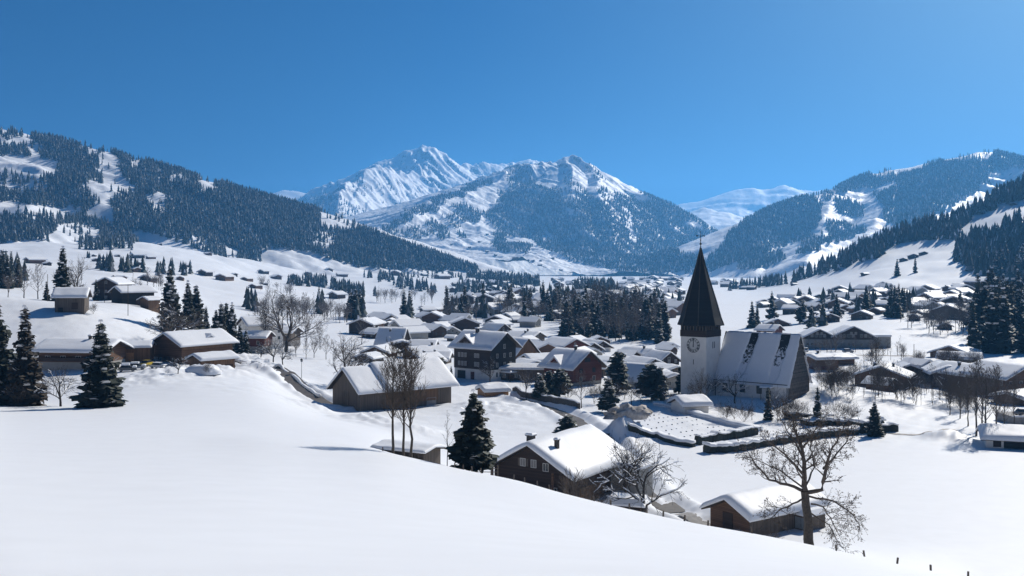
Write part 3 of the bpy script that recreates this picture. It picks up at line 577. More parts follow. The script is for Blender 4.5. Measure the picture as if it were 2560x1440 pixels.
# ------------------------------------------------------------------ trees
def conifer(name, h, r, whorls, per, rng, droop=0.35, snow=0.3, mats=('needle', 'tree_snow'), bare=0.06, power=0.85, up=0.0, blade=1.0, segs=4):
    """crown of many drooping boughs, each a spine with needle blades on both sides and some snow lying on top"""
    V = []; Fc = []; MI = []
    def quad(a, b, c, d, m): o = len(V); V.extend((a, b, c, d)); Fc.append((o, o + 1, o + 2, o + 3)); MI.append(m)
    for k in range(whorls):
        t = bare + (1 - bare) * (k + rng.uniform(-.3, .3)) / whorls
        t = min(max(t, bare * 0.7), 0.985)
        L0 = r * ((1 - t) ** power) * (1.0 if t > bare + 0.08 else 0.8) + 0.03 * r
        n = max(4, int(per * (0.55 + 0.45 * (1 - t)))); ph = rng.uniform(0, 6.28); lob = rng.uniform(0, 6.28)
        for i in range(n):
            a = ph + 6.283 * (i + rng.uniform(-.3, .3)) / n; L = L0 * rng.uniform(0.55, 1.25) * (1 + .16 * math.sin(a + lob))
            dx, dy = math.cos(a), math.sin(a); z0 = t * h + rng.uniform(-.2, .2) * h / whorls
            dr = droop * rng.uniform(0.6, 1.3) * (1 - 0.6 * t) - up * t; pts = []
            for s in range(segs + 1):
                q = s / segs
                pts.append((dx * L * q, dy * L * q, z0 - dr * L * (q ** 1.1) + 0.30 * droop * L * q * q * q + (rng.uniform(-.03, .03) * L if s else 0)))
            lay = rng.random() < snow
            for s in range(segs):
                p = pts[s]; p2 = pts[s + 1]; q = (s + 0.6) / segs
                wd = blade * (0.10 + 0.30 * q * (1.15 - q)) * L * rng.uniform(0.8, 1.25) + 0.05 * blade
                for sd in (-1, 1):
                    ox, oy = -dy * sd, dx * sd
                    f = rng.uniform(0.25, 0.6) * (pts[1][0] ** 2 + pts[1][1] ** 2) ** 0.5
                    e1 = (p[0] + ox * wd * 0.9 + dx * f, p[1] + oy * wd * 0.9 + dy * f, p[2] - 0.32 * wd - rng.uniform(0, .15) * wd)
                    e2 = (p2[0] + ox * wd * 0.35 + dx * f, p2[1] + oy * wd * 0.35 + dy * f, p2[2] - 0.22 * wd - rng.uniform(0, .15) * wd)
                    quad(p, e1, e2, p2, 0)
                    # hanging twigs close the gap to the whorl below
                    if rng.random() < 0.6:
                        hg = wd * rng.uniform(0.5, 1.0)
                        quad(p, p2, (p2[0] + ox * wd * .2, p2[1] + oy * wd * .2, p2[2] - hg), (p[0] + ox * wd * .3, p[1] + oy * wd * .3, p[2] - hg), 0)
                if lay and s > 0 and rng.random() < 0.8:
                    w2 = wd * 0.42; up_ = 0.05 + 0.03 * L
                    quad((p[0] - dy * w2, p[1] + dx * w2, p[2] + up_ * .5), (p[0] + dy * w2, p[1] - dx * w2, p[2] + up_ * .5), (p2[0] + dy * w2 * .7, p2[1] - dx * w2 * .7, p2[2] + up_), (p2[0] - dy * w2 * .7, p2[1] + dx * w2 * .7, p2[2] + up_), 1)
    # leader
    V.extend([(0.02 * h * .3, 0, h * .93), (-0.01 * h * .3, 0.012 * h * .5, h * .93), (-0.01 * h * .3, -0.012 * h * .5, h * .93), (0, 0, h * 1.01)]); o = len(V) - 4
    Fc.extend([(o, o + 1, o + 3), (o + 1, o + 2, o + 3), (o + 2, o, o + 3)]); MI.extend([0, 0, 0])
    mb = MB(); mb.v = V; mb.f = Fc; mb.m = MI
    return mb.mesh(name, [M[m] for m in mats])
def trunk_mesh(h, r, rng, mat_='bark', top=0.95):
    mb = MB(); n = 6
    mb.tube([(rng.uniform(-.02, .02) * h * (k > 0) * .5, rng.uniform(-.02, .02) * h * (k > 0) * .5, -0.6 + (h * top + 0.6) * k / n) for k in range(n + 1)], [r * (1.15 if k == 0 else 1) * (1 - 0.93 * k / n) for k in range(n + 1)], 7, 0, True)
    return mb.mesh('trunk', [M[mat_]], True)
def bare_tree(rng, h, trunk_h, r, levels, spread, mats, upright=0.3, kids=(3, 4), ratio=0.68, droop=0.0, snow=0.0, min_r=0.016, twig=True, lean=0.0, leaves=0):
    """(trunk mesh, crown mesh): a tapered trunk and limbs that fork again and again"""
    T = MB(); Cn = MB(); tips = []
    def branch(p, d, L, rad, lv, mb):
        n = 4 if lv >= levels - 1 else (3 if lv > 1 else 2); pts = [p]; rs = [rad]; q = np.array(p); v = np.array(d)
        for k in range(n):
            v = v + np.array([rng.gauss(0, .16), rng.gauss(0, .16), rng.gauss(0, .12) + upright * 0.22 - droop * (0.25 if lv < levels - 1 else 0)])
            v = v / np.linalg.norm(v); q = q + v * L / n; pts.append(tuple(q)); rs.append(max(min_r, rad * (1 - 0.5 * (k + 1) / n)))
        mb.tube(pts, rs, 7 if lv == levels else (5 if lv > levels - 2 else (4 if lv > 1 else 3)), 0)
        if snow and lv >= 1 and rng.random() < snow:
            for a, b, ra in zip(pts[:-1], pts[1:], rs):
                if abs(b[2] - a[2]) < 0.75 * math.dist(a, b):
                    w2 = max(ra * 0.9, 0.03); tx, ty = b[0] - a[0], b[1] - a[1]; ll = math.hypot(tx, ty) + 1e-6; nx, ny = -ty / ll * w2, tx / ll * w2; u = ra + 0.03
                    mb.add([(a[0] - nx, a[1] - ny, a[2] + u * .6), (a[0], a[1], a[2] + u + .04), (a[0] + nx, a[1] + ny, a[2] + u * .6), (b[0] - nx, b[1] - ny, b[2] + u * .6), (b[0], b[1], b[2] + u + .04), (b[0] + nx, b[1] + ny, b[2] + u * .6)], [(0, 1, 4, 3), (1, 2, 5, 4)], 1)
        if lv == 0:
            for _ in range(leaves):
                e = np.array(pts[-1]) + np.array([rng.gauss(0, .12), rng.gauss(0, .12), rng.gauss(0, .1) - .05]); s = rng.uniform(.05, .11)
                mb.add([tuple(e), tuple(e + (s, 0, -s)), tuple(e + (0, s, -1.6 * s))], [(0, 1, 2)], 0)
            return
        nk = rng.randint(*kids) + (1 if lv >= levels - 1 else 0)
        for i in range(nk):
            f = rng.uniform(0.35, 1.0) if i else 1.0; idx = min(int(f * n), n - 1); g = f * n - idx
            b = np.array(pts[idx]) * (1 - g) + np.array(pts[idx + 1]) * g
            ax = v if i == 0 else np.array(pts[idx + 1]) - np.array(pts[idx]); ax = ax / np.linalg.norm(ax)
            ph = rng.uniform(0, 6.283); u = np.cross(ax, (0.3, 0.2, 1)); u /= np.linalg.norm(u); w_ = np.cross(ax, u)
            sp = spread * rng.uniform(0.6, 1.25) * (0.45 if i == 0 else 1)
            nd = ax * math.cos(sp) + (u * math.cos(ph) + w_ * math.sin(ph)) * math.sin(sp)
            branch(tuple(b), nd, L * ratio * rng.uniform(0.8, 1.15), rad * (0.62 if i == 0 else 0.5) * (1 - .2 * f), lv - 1, Cn)
    n = 5; pts = []; rs = []; q = np.array([0, 0, -0.5]); v = np.array([lean, 0, 1.0])
    for k in range(n + 1):
        pts.append(tuple(q)); rs.append(r * (1.35 if k == 0 else 1.0 - 0.3 * k / n)); v = v + np.array([rng.gauss(0, .05), rng.gauss(0, .05), 0]); q = q + v / np.linalg.norm(v) * (trunk_h + .5) / n
    T.tube(pts, rs, 9, 0, True)
    top = np.array(pts[-1]); nk = kids[1] + 1
    for i in range(nk):
        ph = 6.283 * i / nk + rng.uniform(-.5, .5); sp = spread * rng.uniform(.55, 1.25) if i else 0.1
        b = top if i < 3 else np.array(pts[-2])
        branch(tuple(b), (math.cos(ph) * math.sin(sp), math.sin(ph) * math.sin(sp), math.cos(sp)), (h - trunk_h) * (0.46 if i else 0.52) * rng.uniform(.85, 1.1), r * (.68 if i else .72) * (1 if i < 3 else .7), levels, Cn)
    mm = [M[mats[1]], M['tree_snow']]
    cm = Cn.mesh('crown', mm); zmax = sorted(p[2] for p in Cn.v)[int(len(Cn.v) * .985)]
    return T.mesh('trunk', [M[mats[0]]], True), cm, zmax
def put_tree(name, tm, cm, loc, rz, s, label, cat, group=None, sz=None):
    o = thing(name, label, cat, loc, rz, group); o.scale = (s, s, sz or s)
    if tm: link('trunk', tm, o)
    link('crown', cm, o); return o
def leader_tree(rng, h, r, nb, first, ang, bl, mats, min_r=.012, sub=5, bend=.25, fork=2):
    T = MB(); Cn = MB(); lean = rng.uniform(-.03, .03); n = 9
    P = [np.array([lean * h * (k / n) ** 2 + rng.gauss(0, .006) * h * (k > 0), rng.gauss(0, .006) * h * (k > 0), -.6 + (h + .6) * k / n]) for k in range(n + 1)]
    T.tube([tuple(p) for p in P], [r * (1.2 if k == 0 else 1) * (1 - .95 * k / n) + .008 for k in range(n + 1)], 7, 0)
    def at_(t): i = min(int(t * n), n - 1); g = t * n - i; return P[i] * (1 - g) + P[i + 1] * g
    def br(p, d, L, rad, lv):
        m = 5 if lv > 0 else 3; q = np.array(p); v = np.array(d); pts = [tuple(q)]; rs = [rad]
        for k in range(m):
            v = v + np.array([rng.gauss(0, .10), rng.gauss(0, .10), bend * .35]); v /= np.linalg.norm(v); q = q + v * L / m; pts.append(tuple(q)); rs.append(max(min_r, rad * (1 - .85 * (k + 1) / m)))
        Cn.tube(pts, rs, 4 if lv > 0 else 3, 0)
        if lv > 0:
            for _ in range(sub):
                f = rng.uniform(.2, .98) * m; i = min(int(f), m - 1); b = np.array(pts[i]) * (1 - f + i) + np.array(pts[i + 1]) * (f - i); ax = np.array(pts[i + 1]) - np.array(pts[i]); ax /= np.linalg.norm(ax)
                s = np.array([rng.gauss(0, 1), rng.gauss(0, 1), rng.gauss(.2, .7)]); s -= ax * s.dot(ax); s /= np.linalg.norm(s)
                br(tuple(b), ax * .80 + s * .60, L * rng.uniform(.25, .55), max(min_r, rad * .4), lv - 1)
    for i in range(nb):
        t = first + (1 - first) * (i + rng.random()) / nb; t = min(t, .97); az = i * 2.4 + rng.uniform(-.5, .5); a = ang * rng.uniform(.75, 1.25)
        prof = (1 - t) ** .55 * (.55 + .45 * min(1, (t - first) * 6 + .3))
        br(tuple(at_(t)), (math.cos(az) * math.sin(a), math.sin(az) * math.sin(a), math.cos(a)), h * bl * prof * rng.uniform(.7, 1.2) + .03 * h, r * .42 * (1 - t) + min_r, fork)
    return T.mesh('trunk', [M[mats[0]]], True), Cn.mesh('crown', [M[mats[1]], M['tree_snow']]), h
R1 = random.Random(11)
# spruces at several distances of detail (unit height, scaled on placing)
SPR = [(trunk_mesh(1, 0.022, R1), conifer('crown', 1.0, rr, 30, 10, R1, dr, sn, blade=1.0)) for rr, dr, sn in [(0.23, .42, .30), (0.20, .38, .35), (0.25, .45, .30), (0.17, .45, .25)]]
SPR_M = [(trunk_mesh(1, 0.022, R1, 'bark_dark'), conifer('crown', 1.0, rr, 20, 8, R1, .4, sn, segs=3, blade=1.2)) for rr, sn in [(0.20, .28), (0.16, .2), (0.22, .32), (0.13, .18)]]
SPR_S = [conifer('crown', 1.0, rr, 13, 7, R1, .4, sn, segs=2, blade=1.5) for rr, sn in [(0.21, .12), (0.17, .08), (0.24, .16), (0.15, .05)]]
PINE = [(trunk_mesh(1, 0.03, R1, 'bark_dark', .9), conifer('crown', 1.0, rr, 15, 9, R1, .1, sn, mats=('needle_pine', 'tree_snow'), power=0.45, bare=.16, blade=1.5, segs=3)) for rr, sn in [(0.27, .4), (0.33, .35), (0.24, .6)]]
NEARSP = (trunk_mesh(1, 0.03, R1, 'bark_dark'), conifer('crown', 1.0, 0.27, 34, 11, R1, -.15, .22, power=0.72, bare=.12, up=-.25, blade=.85))
BROWN = (trunk_mesh(1, 0.02, R1), conifer('crown', 1.0, 0.17, 32, 11, R1, .55, .16, mats=('needle_brown', 'tree_snow'), blade=.9))
BARE = {
 'spread': [bare_tree(R1, 10, 2.2, .32, 4, .75, ('bark_dark', 'twig'), .25, (3, 4), .66, snow=.35) for _ in range(2)],
 'upright': [leader_tree(R1, 12, .17, 40, .30, .62, .36, ('bark', 'twig'), .012, 6) for _ in range(3)],
 'apple': [bare_tree(R1, 5, 1.2, .16, 4, .8, ('bark_dark', 'bark_dark'), .1, (3, 3), .68, snow=.3, droop=.05, min_r=.011) for _ in range(2)],
 'shrub': [bare_tree(R1, 3, .15, .035, 3, .6, ('twig', 'twig'), .6, (3, 4), .75, min_r=.010, snow=.1) for _ in range(3)],
 'sapling': [leader_tree(R1, 8, .07, 15, .28, .55, .26, ('bark', 'twig_grey'), .012, 3, fork=1) for _ in range(4)],
 'mid': [leader_tree(R1, 12, .18, 22, .22, .85, .42, ('bark_dark', 'twig_grey'), .022, 4, fork=2) for _ in range(2)] + [bare_tree(R1, 12, 2.5, .2, 3, .6, ('bark_dark', 'twig_grey'), .45, (3, 4), .68, min_r=.025, snow=.2)],
}
def limb_tree(rng, k, limbs, mats, min_r=.011):
    """a tree drawn limb by limb (lateral, height in steps of k metres), twigs growing along every limb"""
    T = MB(); Cn = MB()
    def twig(p, d, L, rad, lv):
        m = 4 if lv else 3; q = np.array(p); v = np.array(d); pts = [tuple(q)]; rs = [rad]
        for i in range(m):
            v = v + np.array([rng.gauss(0, .16), rng.gauss(0, .16), rng.gauss(.05, .14)]); v /= np.linalg.norm(v); q = q + v * L / m; pts.append(tuple(q)); rs.append(max(min_r, rad * (1 - .8 * (i + 1) / m)))
        Cn.tube(pts, rs, 4 if lv > 1 else 3, 0)
        if lv == 0:
            if rng.random() < .5:
                e = np.array(pts[-1]); sz = rng.uniform(.05, .10); Cn.add([tuple(e), tuple(e + (sz, 0, -sz)), tuple(e + (0, sz, -1.6 * sz))], [(0, 1, 2)], 0)
            return
        for _ in range(5 if lv > 1 else 4):
            f = rng.uniform(.15, 1) * (m - .01); i = int(f); b = np.array(pts[i]) * (1 - f + i) + np.array(pts[i + 1]) * (f - i); ax = np.array(pts[i + 1]) - np.array(pts[i]); ax /= np.linalg.norm(ax)
            sd = np.array([rng.gauss(0, 1), rng.gauss(0, 1), rng.gauss(.15, .7)]); sd -= ax * sd.dot(ax); sd /= np.linalg.norm(sd); twig(tuple(b), ax * .72 + sd * .69, L * rng.uniform(.35, .65), max(min_r, rad * .5), lv - 1)
    for n_, (pts, r0, r1, dy) in enumerate(limbs):
        P = [np.array([x * k + rng.gauss(0, .06) * (i > 0), dy * abs(x - pts[0][0]) * k + (pts[0][2] if len(pts[0]) > 2 else 0), z * k]) for i, (x, z, *_) in enumerate(pts)]
        fine = []
        for a_, b_ in zip(P[:-1], P[1:]):
            for t in (0, .34, .67): fine.append(a_ * (1 - t) + b_ * t + np.array([rng.gauss(0, .05), rng.gauss(0, .05), rng.gauss(0, .04)]) * (t > 0))
        fine.append(P[-1]); N_ = len(fine); rs = [r0 + (r1 - r0) * i / (N_ - 1) for i in range(N_)]
        (T if n_ == 0 else Cn).tube([tuple(p) for p in fine], rs, 9 if n_ == 0 else 6, 0)
        if n_ == 0: continue
        for i in range(N_ - 1):
            if i < N_ * .22: continue
            for _ in range(2):
                ax = fine[i + 1] - fine[i]; ax /= np.linalg.norm(ax); sd = np.array([rng.gauss(0, 1), rng.gauss(0, 1), rng.gauss(.2, .7)]); sd -= ax * sd.dot(ax); sd /= np.linalg.norm(sd)
                twig(tuple(fine[i]), ax * .62 + sd * .78, rng.uniform(1.2, 2.3) * (1 - .35 * i / N_), max(.02, rs[i] * .45), 2)
        twig(tuple(fine[-1]), (fine[-1] - fine[-2]) / np.linalg.norm(fine[-1] - fine[-2]), 1.4, r1, 2)
    return T.mesh('trunk', [M[mats[0]]], True), Cn.mesh('crown', [M[mats[1]], M['tree_snow']]), 345 * k
LK = 98 / F
BIG = limb_tree(random.Random(5), LK, [
    ([(0, -14), (-5, 40), (-10, 100), (-12, 152)], .50, .34, 0.0),
    ([(-12, 148), (-15, 200), (-24, 250), (-36, 295), (-42, 325)], .26, .04, .3),
    ([(-12, 150), (-50, 164), (-90, 172), (-118, 204), (-136, 232)], .17, .03, .35),
    ([(-11, 148), (24, 158), (28, 205), (38, 242), (58, 285), (70, 308)], .22, .03, -.4),
    ([(-14, 185), (-58, 232), (-92, 260), (-118, 280)], .13, .03, -.5), ([(-20, 232), (-42, 275), (-64, 312)], .10, .03, .6), ([(-22, 248), (0, 285), (14, 318)], .10, .03, -.7),
    ([(28, 204), (58, 224), (88, 255), (102, 275)], .11, .03, .6), ([(0, 122), (30, 112), (56, 84), (74, 46)], .09, .03, .5), ([(0, 100), (34, 78), (58, 36)], .08, .025, -.5), ([(-6, 140), (48, 132), (86, 104), (100, 76)], .10, .03, -.3),
    ([(-12, 136), (-46, 126), (-84, 112), (-108, 96)], .10, .03, -.4), ([(-12, 165), (20, 200), (4, 250), (10, 280)], .10, .03, 1.2), ([(-14, 170), (-40, 205), (-30, 255)], .10, .03, -1.3), ([(-12, 155), (-60, 190), (-100, 205)], .09, .03, 1.1)], ('bark', 'twig'))
# ------------------------------------------------------------------ houses
def roof_parts(o, w, l, hw, pitch, ov, og, snow_t, roofmat='eave', seed=1, th=0.22, hip=0.0, y0=None, y1=None, snowmat='roof_snow'):
    """gable roof (ridge along Y) with its layer of snow as a child"""
    tp = math.tan(pitch); hx = w / 2 + ov; ya = -l / 2 - og if y0 is None else y0; yb = l / 2 + og if y1 is None else y1
    zr = hw + w / 2 * tp; ze = zr - hx * tp
    mb = MB()
    for s in (-1, 1):
        vs = [(0, ya, zr), (s * hx, ya, ze), (s * hx, yb, ze), (0, yb, zr), (0, ya, zr + th), (s * hx, ya, ze + th * .8), (s * hx, yb, ze + th * .8), (0, yb, zr + th)]
        fs = [(0, 3, 2, 1), (4, 5, 6, 7), (0, 1, 5, 4), (1, 2, 6, 5), (2, 3, 7, 6)]
        mb.add(vs, fs if s > 0 else [tuple(reversed(f)) for f in fs])
    rf = part('roof', mb, M[roofmat], o)
    if snow_t > 0:
        nx, ny = 21, 19; us = np.linspace(-1, 1, nx); us = np.sign(us) * (1 - (1 - np.abs(us)) ** 1.5); vs_ = np.linspace(-1, 1, ny); vs_ = np.sign(vs_) * (1 - (1 - np.abs(vs_)) ** 1.5)
        U, Vv = np.meshgrid(us, vs_); over = 0.10 + 0.12 * snow_t
        X = U * (hx + over); Y = (ya + yb) / 2 + Vv * ((yb - ya) / 2 + over)
        edge = np.minimum(1 - np.abs(U) ** 22, 1) * np.minimum(1 - np.abs(Vv) ** 26, 1)
        rz = zr + th - np.sqrt(X * X + 0.16 * min(1, w / 6)) * tp + 0.4 * min(1, w / 6) * tp * .5
        top = rz + snow_t * (0.16 + 0.84 * np.sqrt(np.clip(edge, 0, 1))) * (1 + 0.13 * fbm(X * .4 + seed * 7.3, Y * .4, 3, seed)) + 0.04 * fbm(X * 1.7 + seed, Y * 1.7, 2, seed + 3)
        bot = zr + th * .8 - np.abs(X) * tp + 0.012
        V = np.concatenate([np.stack([X, Y, top], -1).reshape(-1, 3), np.stack([X, Y, bot], -1).reshape(-1, 3)])
        i = np.arange(nx * ny).reshape(ny, nx); n0 = nx * ny
        q = [np.stack([i[:-1, :-1], i[:-1, 1:], i[1:, 1:], i[1:, :-1]], -1).reshape(-1, 4), np.stack([i[:-1, :-1], i[1:, :-1], i[1:, 1:], i[:-1, 1:]], -1).reshape(-1, 4) + n0]
        b = np.concatenate([i[0, :], i[1:, -1], i[-1, -2::-1], i[-2:0:-1, 0]]); b2_ = np.roll(b, -1)
        q.append(np.stack([b, b + n0, b2_ + n0, b2_], -1))
        me = bpy.data.meshes.new('snow_cover'); me.vertices.add(len(V)); me.vertices.foreach_set('co', V.reshape(-1).astype(np.float32)); raw_mesh(me, np.concatenate(q), [M[snowmat]], True)
        link('snow_cover', me, rf)
    return rf, zr
def window(o, w, l, face, u, z, ww=0.9, wh=1.2, frame='frame', pane='glass', shut=None, parts_name='window'):
    """face: f (-Y gable), b (+Y), r (+X), l (-X); u along the face, z of the sill"""
    mb = MB(); f_ = 0.07
    def bx(a0, a1, z0, z1, t0, t1, mi):
        if face == 'f': mb.box(a0, a1, -l / 2 - t1, -l / 2 - t0, z0, z1, mi)
        elif face == 'b': mb.box(a0, a1, l / 2 + t0, l / 2 + t1, z0, z1, mi)
        elif face == 'r': mb.box(w / 2 + t0, w / 2 + t1, a0, a1, z0, z1, mi)
        else: mb.box(-w / 2 - t1, -w / 2 - t0, a0, a1, z0, z1, mi)
    a, b = u - ww / 2, u + ww / 2
    bx(a, b, z, z + wh, -.02, .03, 1)
    bx(a - f_, a, z - f_, z + wh + f_, -.02, .07, 0); bx(b, b + f_, z - f_, z + wh + f_, -.02, .07, 0); bx(a, b, z + wh, z + wh + f_, -.02, .07, 0); bx(a, b, z - f_, z, -.02, .09, 0)
    bx(u - .03, u + .03, z, z + wh, .031, .06, 0)
    wn = part(parts_name, mb, [M[frame], M[pane]], o)
    if shut:
        for s in (-1, 1):
            mb = MB(); c = u + s * (ww * .75 + f_)
            bx(c - ww * .23, c + ww * .23, z - .03, z + wh + .03, -.01, .05, 0); part('shutter', mb, M[shut], wn)
    return wn
def door(o, w, l, face, u, ww=1.0, hh=2.1, m='wood_grey', z=0.0):
    mb = MB()
    def bx(a0, a1, z0, z1, t0, t1, mi=0):
        if face == 'f': mb.box(a0, a1, -l / 2 - t1, -l / 2 - t0, z0, z1, mi)
        elif face == 'r': mb.box(w / 2 + t0, w / 2 + t1, a0, a1, z0, z1, mi)
        else: mb.box(-w / 2 - t1, -w / 2 - t0, a0, a1, z0, z1, mi)
    bx(u - ww / 2, u + ww / 2, z, z + hh, -.02, .05); bx(u - ww / 2 - .1, u - ww / 2, z, z + hh + .1, -.02, .08); bx(u + ww / 2, u + ww / 2 + .1, z, z + hh + .1, -.02, .08); bx(u - ww / 2, u + ww / 2, z + hh, z + hh + .1, -.02, .08)
    return part('door', mb, M[m], o)
def walls(o, w, l, hw, pitch, wallmat, basemat=None, bh=0.0, sink=1.5):
    tp = math.tan(pitch); zr = hw + w / 2 * tp
    if basemat:
        mb = MB(); mb.box(-w / 2 + .05, w / 2 - .05, -l / 2 + .05, l / 2 - .05, -sink, bh); part('ground_floor', mb, M[basemat], o)
    z0 = bh if basemat else -sink
    mb = MB(); x = w / 2; y = l / 2
    mb.add([(-x, -y, z0), (x, -y, z0), (x, -y, hw), (0, -y, zr), (-x, -y, hw), (-x, y, z0), (x, y, z0), (x, y, hw), (0, y, zr), (-x, y, hw)],
           [(0, 1, 2, 3, 4), (9, 8, 7, 6, 5), (1, 6, 7, 2), (5, 0, 4, 9), (0, 5, 6, 1), (2, 7, 8, 3), (4, 3, 8, 9)])
    return part('wall', mb, M[wallmat], o)
def chimney(rf, x, y, z, s=0.6, h=1.6, m='wallstone', cap=True):
    mb = MB(); mb.box(x - s / 2, x + s / 2, y - s / 2, y + s / 2, z - 1.2, z + h); mb.box(x - s * .65, x + s * .65, y - s * .65, y + s * .65, z + h, z + h + .12)
    c = part('chimney', mb, M[m], rf)
    if cap:
        mb = MB(); mb.rbox(x - s * .7, x + s * .7, y - s * .7, y + s * .7, z + h + .122, z + h + .42, .18); part('snow_cap', mb, M['roof_snow'], c)
    return c
def balcony(o, w, l, z, m='wood_brown', dep=1.0, face='f'):
    mb = MB()
    if face == 'f':
        mb.box(-w / 2 - .05, w / 2 + .05, -l / 2 - dep, -l / 2 - .01, z, z + .12); mb.box(-w / 2 - .05, w / 2 + .05, -l / 2 - dep - .06, -l / 2 - dep, z, z + .95)
    else:
        s = 1 if face == 'r' else -1; a, b = sorted((s * (w / 2 + .01), s * (w / 2 + dep))); mb.box(a, b, -l / 2, l / 2, z, z + .12)
        a, b = sorted((s * (w / 2 + dep), s * (w / 2 + dep + .06))); mb.box(a, b, -l / 2, l / 2, z, z + .95)
    return part('balcony', mb, M[m], o)
def low_ground(x, y, w, l, rz):
    c, s = math.cos(rz), math.sin(rz); zs = [float(G(x + c * a * w / 2 - s * b * l / 2, y + s * a * w / 2 + c * b * l / 2)) for a in (-1, 0, 1) for b in (-1, 0, 1)]
    return sorted(zs)[2]
def house(name, label, x, y, rot, w, l, hw, pitch=24, wall='wood_brown', base=None, bh=0.0, ov=1.0, og=1.2, snow=0.5, wins='auto', cat='house', group=None, chim=1, seed=None, balc=None, zoff=0.0, frame='frame', pane='glass', roofm='eave', dr=None):
    rz = R(rot); seed = seed or (abs(hash((round(x), round(y)))) % 997); rn = random.Random(seed)
    z = low_ground(x, y, w, l, rz) + zoff
    o = thing(name, label, cat, (x, y, z), rz, group); p = R(pitch)
    walls(o, w, l, hw, p, wall, base, bh); rf, zr = roof_parts(o, w, l, hw, p, ov, og, snow, roofm, seed)
    if wins == 'auto':
        st = max(1, int(hw / 2.5)); side = 'r' if rot < 0 else 'l'
        for s in range(st):
            for k in range(max(2, int(w / 2.8))):
                if rn.random() < .85: window(o, w, l, 'f', -w / 2 + w * (k + .5) / max(2, int(w / 2.8)), .9 + 2.5 * s, .9, 1.1, frame, pane if rn.random() < .6 else 'curtain')
            if abs(rot) > 12:
                for k in range(max(2, int(l / 3.2))):
                    if rn.random() < .75: window(o, w, l, side, -l / 2 + l * (k + .5) / max(2, int(l / 3.2)), .9 + 2.5 * s, .9, 1.1, frame, pane)
        if w > 7: window(o, w, l, 'f', 0, hw + .3, .9, 1.0, frame, pane)
    if balc: balcony(o, w, l, balc, wall)
    for k in range(chim):
        cx = rn.uniform(-.22, .22) * w; cy = rn.uniform(-.3, .3) * l
        chimney(rf, cx, cy, zr - abs(cx) * math.tan(p) + .2, .65, 1.0 + snow * .6)
    if dr: door(o, w, l, dr[0], dr[1], *dr[2:])
    return o, rf, zr
def at(px, py, back=0.0, dmin=60.0):
    x, y, z = hit(px, py, dmin); k = (y + back) / y
    return x * k, y * k
# ------------------------------------------------------------------ buildings one by one (apex = photo point of the near gable's snowy peak)
def HA(name, label, apex, d, w, l, rot, pitch, wall, snow=0.5, base=None, bfrac=0.0, wins='auto', group=None, chim=1, ov=0.9, og=1.0, cat='house', balc=None, seed=None, hw_min=1.6, frame='frame', pane='glass', true=False):
    ax, ay, az = W(apex[0], apex[1], d)
    if not true: rot = rot - math.degrees(math.atan2(ax, ay))     # rot is how far the gable turns away from the sight line
    t = R(rot)
    cx, cy = ax - math.sin(t) * (l / 2 + og), ay + math.cos(t) * (l / 2 + og)
    g = low_ground(cx, cy, w, l, t); p = R(pitch)
    hw = max(hw_min, az - snow * .9 - .22 - w / 2 * math.tan(p) - g)
    return house(name, label, cx, cy, rot, w, l, hw, pitch, wall, base, bfrac, ov, og, snow, wins, cat, group, chim, seed or int(apex[0] * 7 + apex[1]), balc, 0.0, frame, pane), (cx, cy, g, hw)
def dormer(o, rf, x, y, z, w, dep, h, pitch, wall, side, snow=.4, win=True):
    """small gable roof standing out of the main roof, facing local side +X or -X"""
    e = link('dormer', None, rf, (x, y, z), R(90) if side == 'r' else R(-90))
    # an Empty cannot be seen; its meshes hang on the roof itself
    bpy.data.objects.remove(e)
    s = 1 if side == 'r' else -1; tp = math.tan(pitch); mb = MB(); zt = z + h + w / 2 * tp
    P = lambda u, a, zz: (x + s * a, y + u, zz)
    mb.add([P(-w / 2, 0, z - 1), P(w / 2, 0, z - 1), P(w / 2, 0, z + h), P(0, 0, zt), P(-w / 2, 0, z + h), P(-w / 2, -dep, z + h), P(w / 2, -dep, z + h), P(0, -dep, zt), P(-w / 2, -dep, z - 1), P(w / 2, -dep, z - 1)],
           [(0, 1, 2, 3, 4), (1, 9, 6, 2), (8, 0, 4, 5), (4, 3, 7, 5), (3, 2, 6, 7)], 0)
    if win:
        mb.box(*sorted((x + s * .0, x + s * .06)), y - .9, y - .1, z + .1, z + 1.3, 1); mb.box(*sorted((x + s * .0, x + s * .06)), y + .1, y + .9, z + .1, z + 1.3, 1)
    dm = part('dormer', mb, [M[wall], M['curtain']], rf)
    mb = MB(); o_ = .7; th = .15 + snow
    for q in (-1, 1):
        ue = q * (w / 2 + o_); ze = zt - (w / 2 + o_) * tp
        vs = [P(0, o_, zt + .03), P(ue, o_, ze + .03), P(ue, -dep, ze + .03), P(0, -dep, zt + .03), P(0, o_ - .1, zt + th), P(ue * .93, o_ - .1, ze + th * .8), P(ue * .93, -dep, ze + th * .8), P(0, -dep, zt + th)]
        fs = [(0, 3, 2, 1), (4, 5, 6, 7), (0, 1, 5, 4), (1, 2, 6, 5)]
        mb.add(vs, fs)
    part('snow_cover', mb, M['roof_snow'], dm); return dm
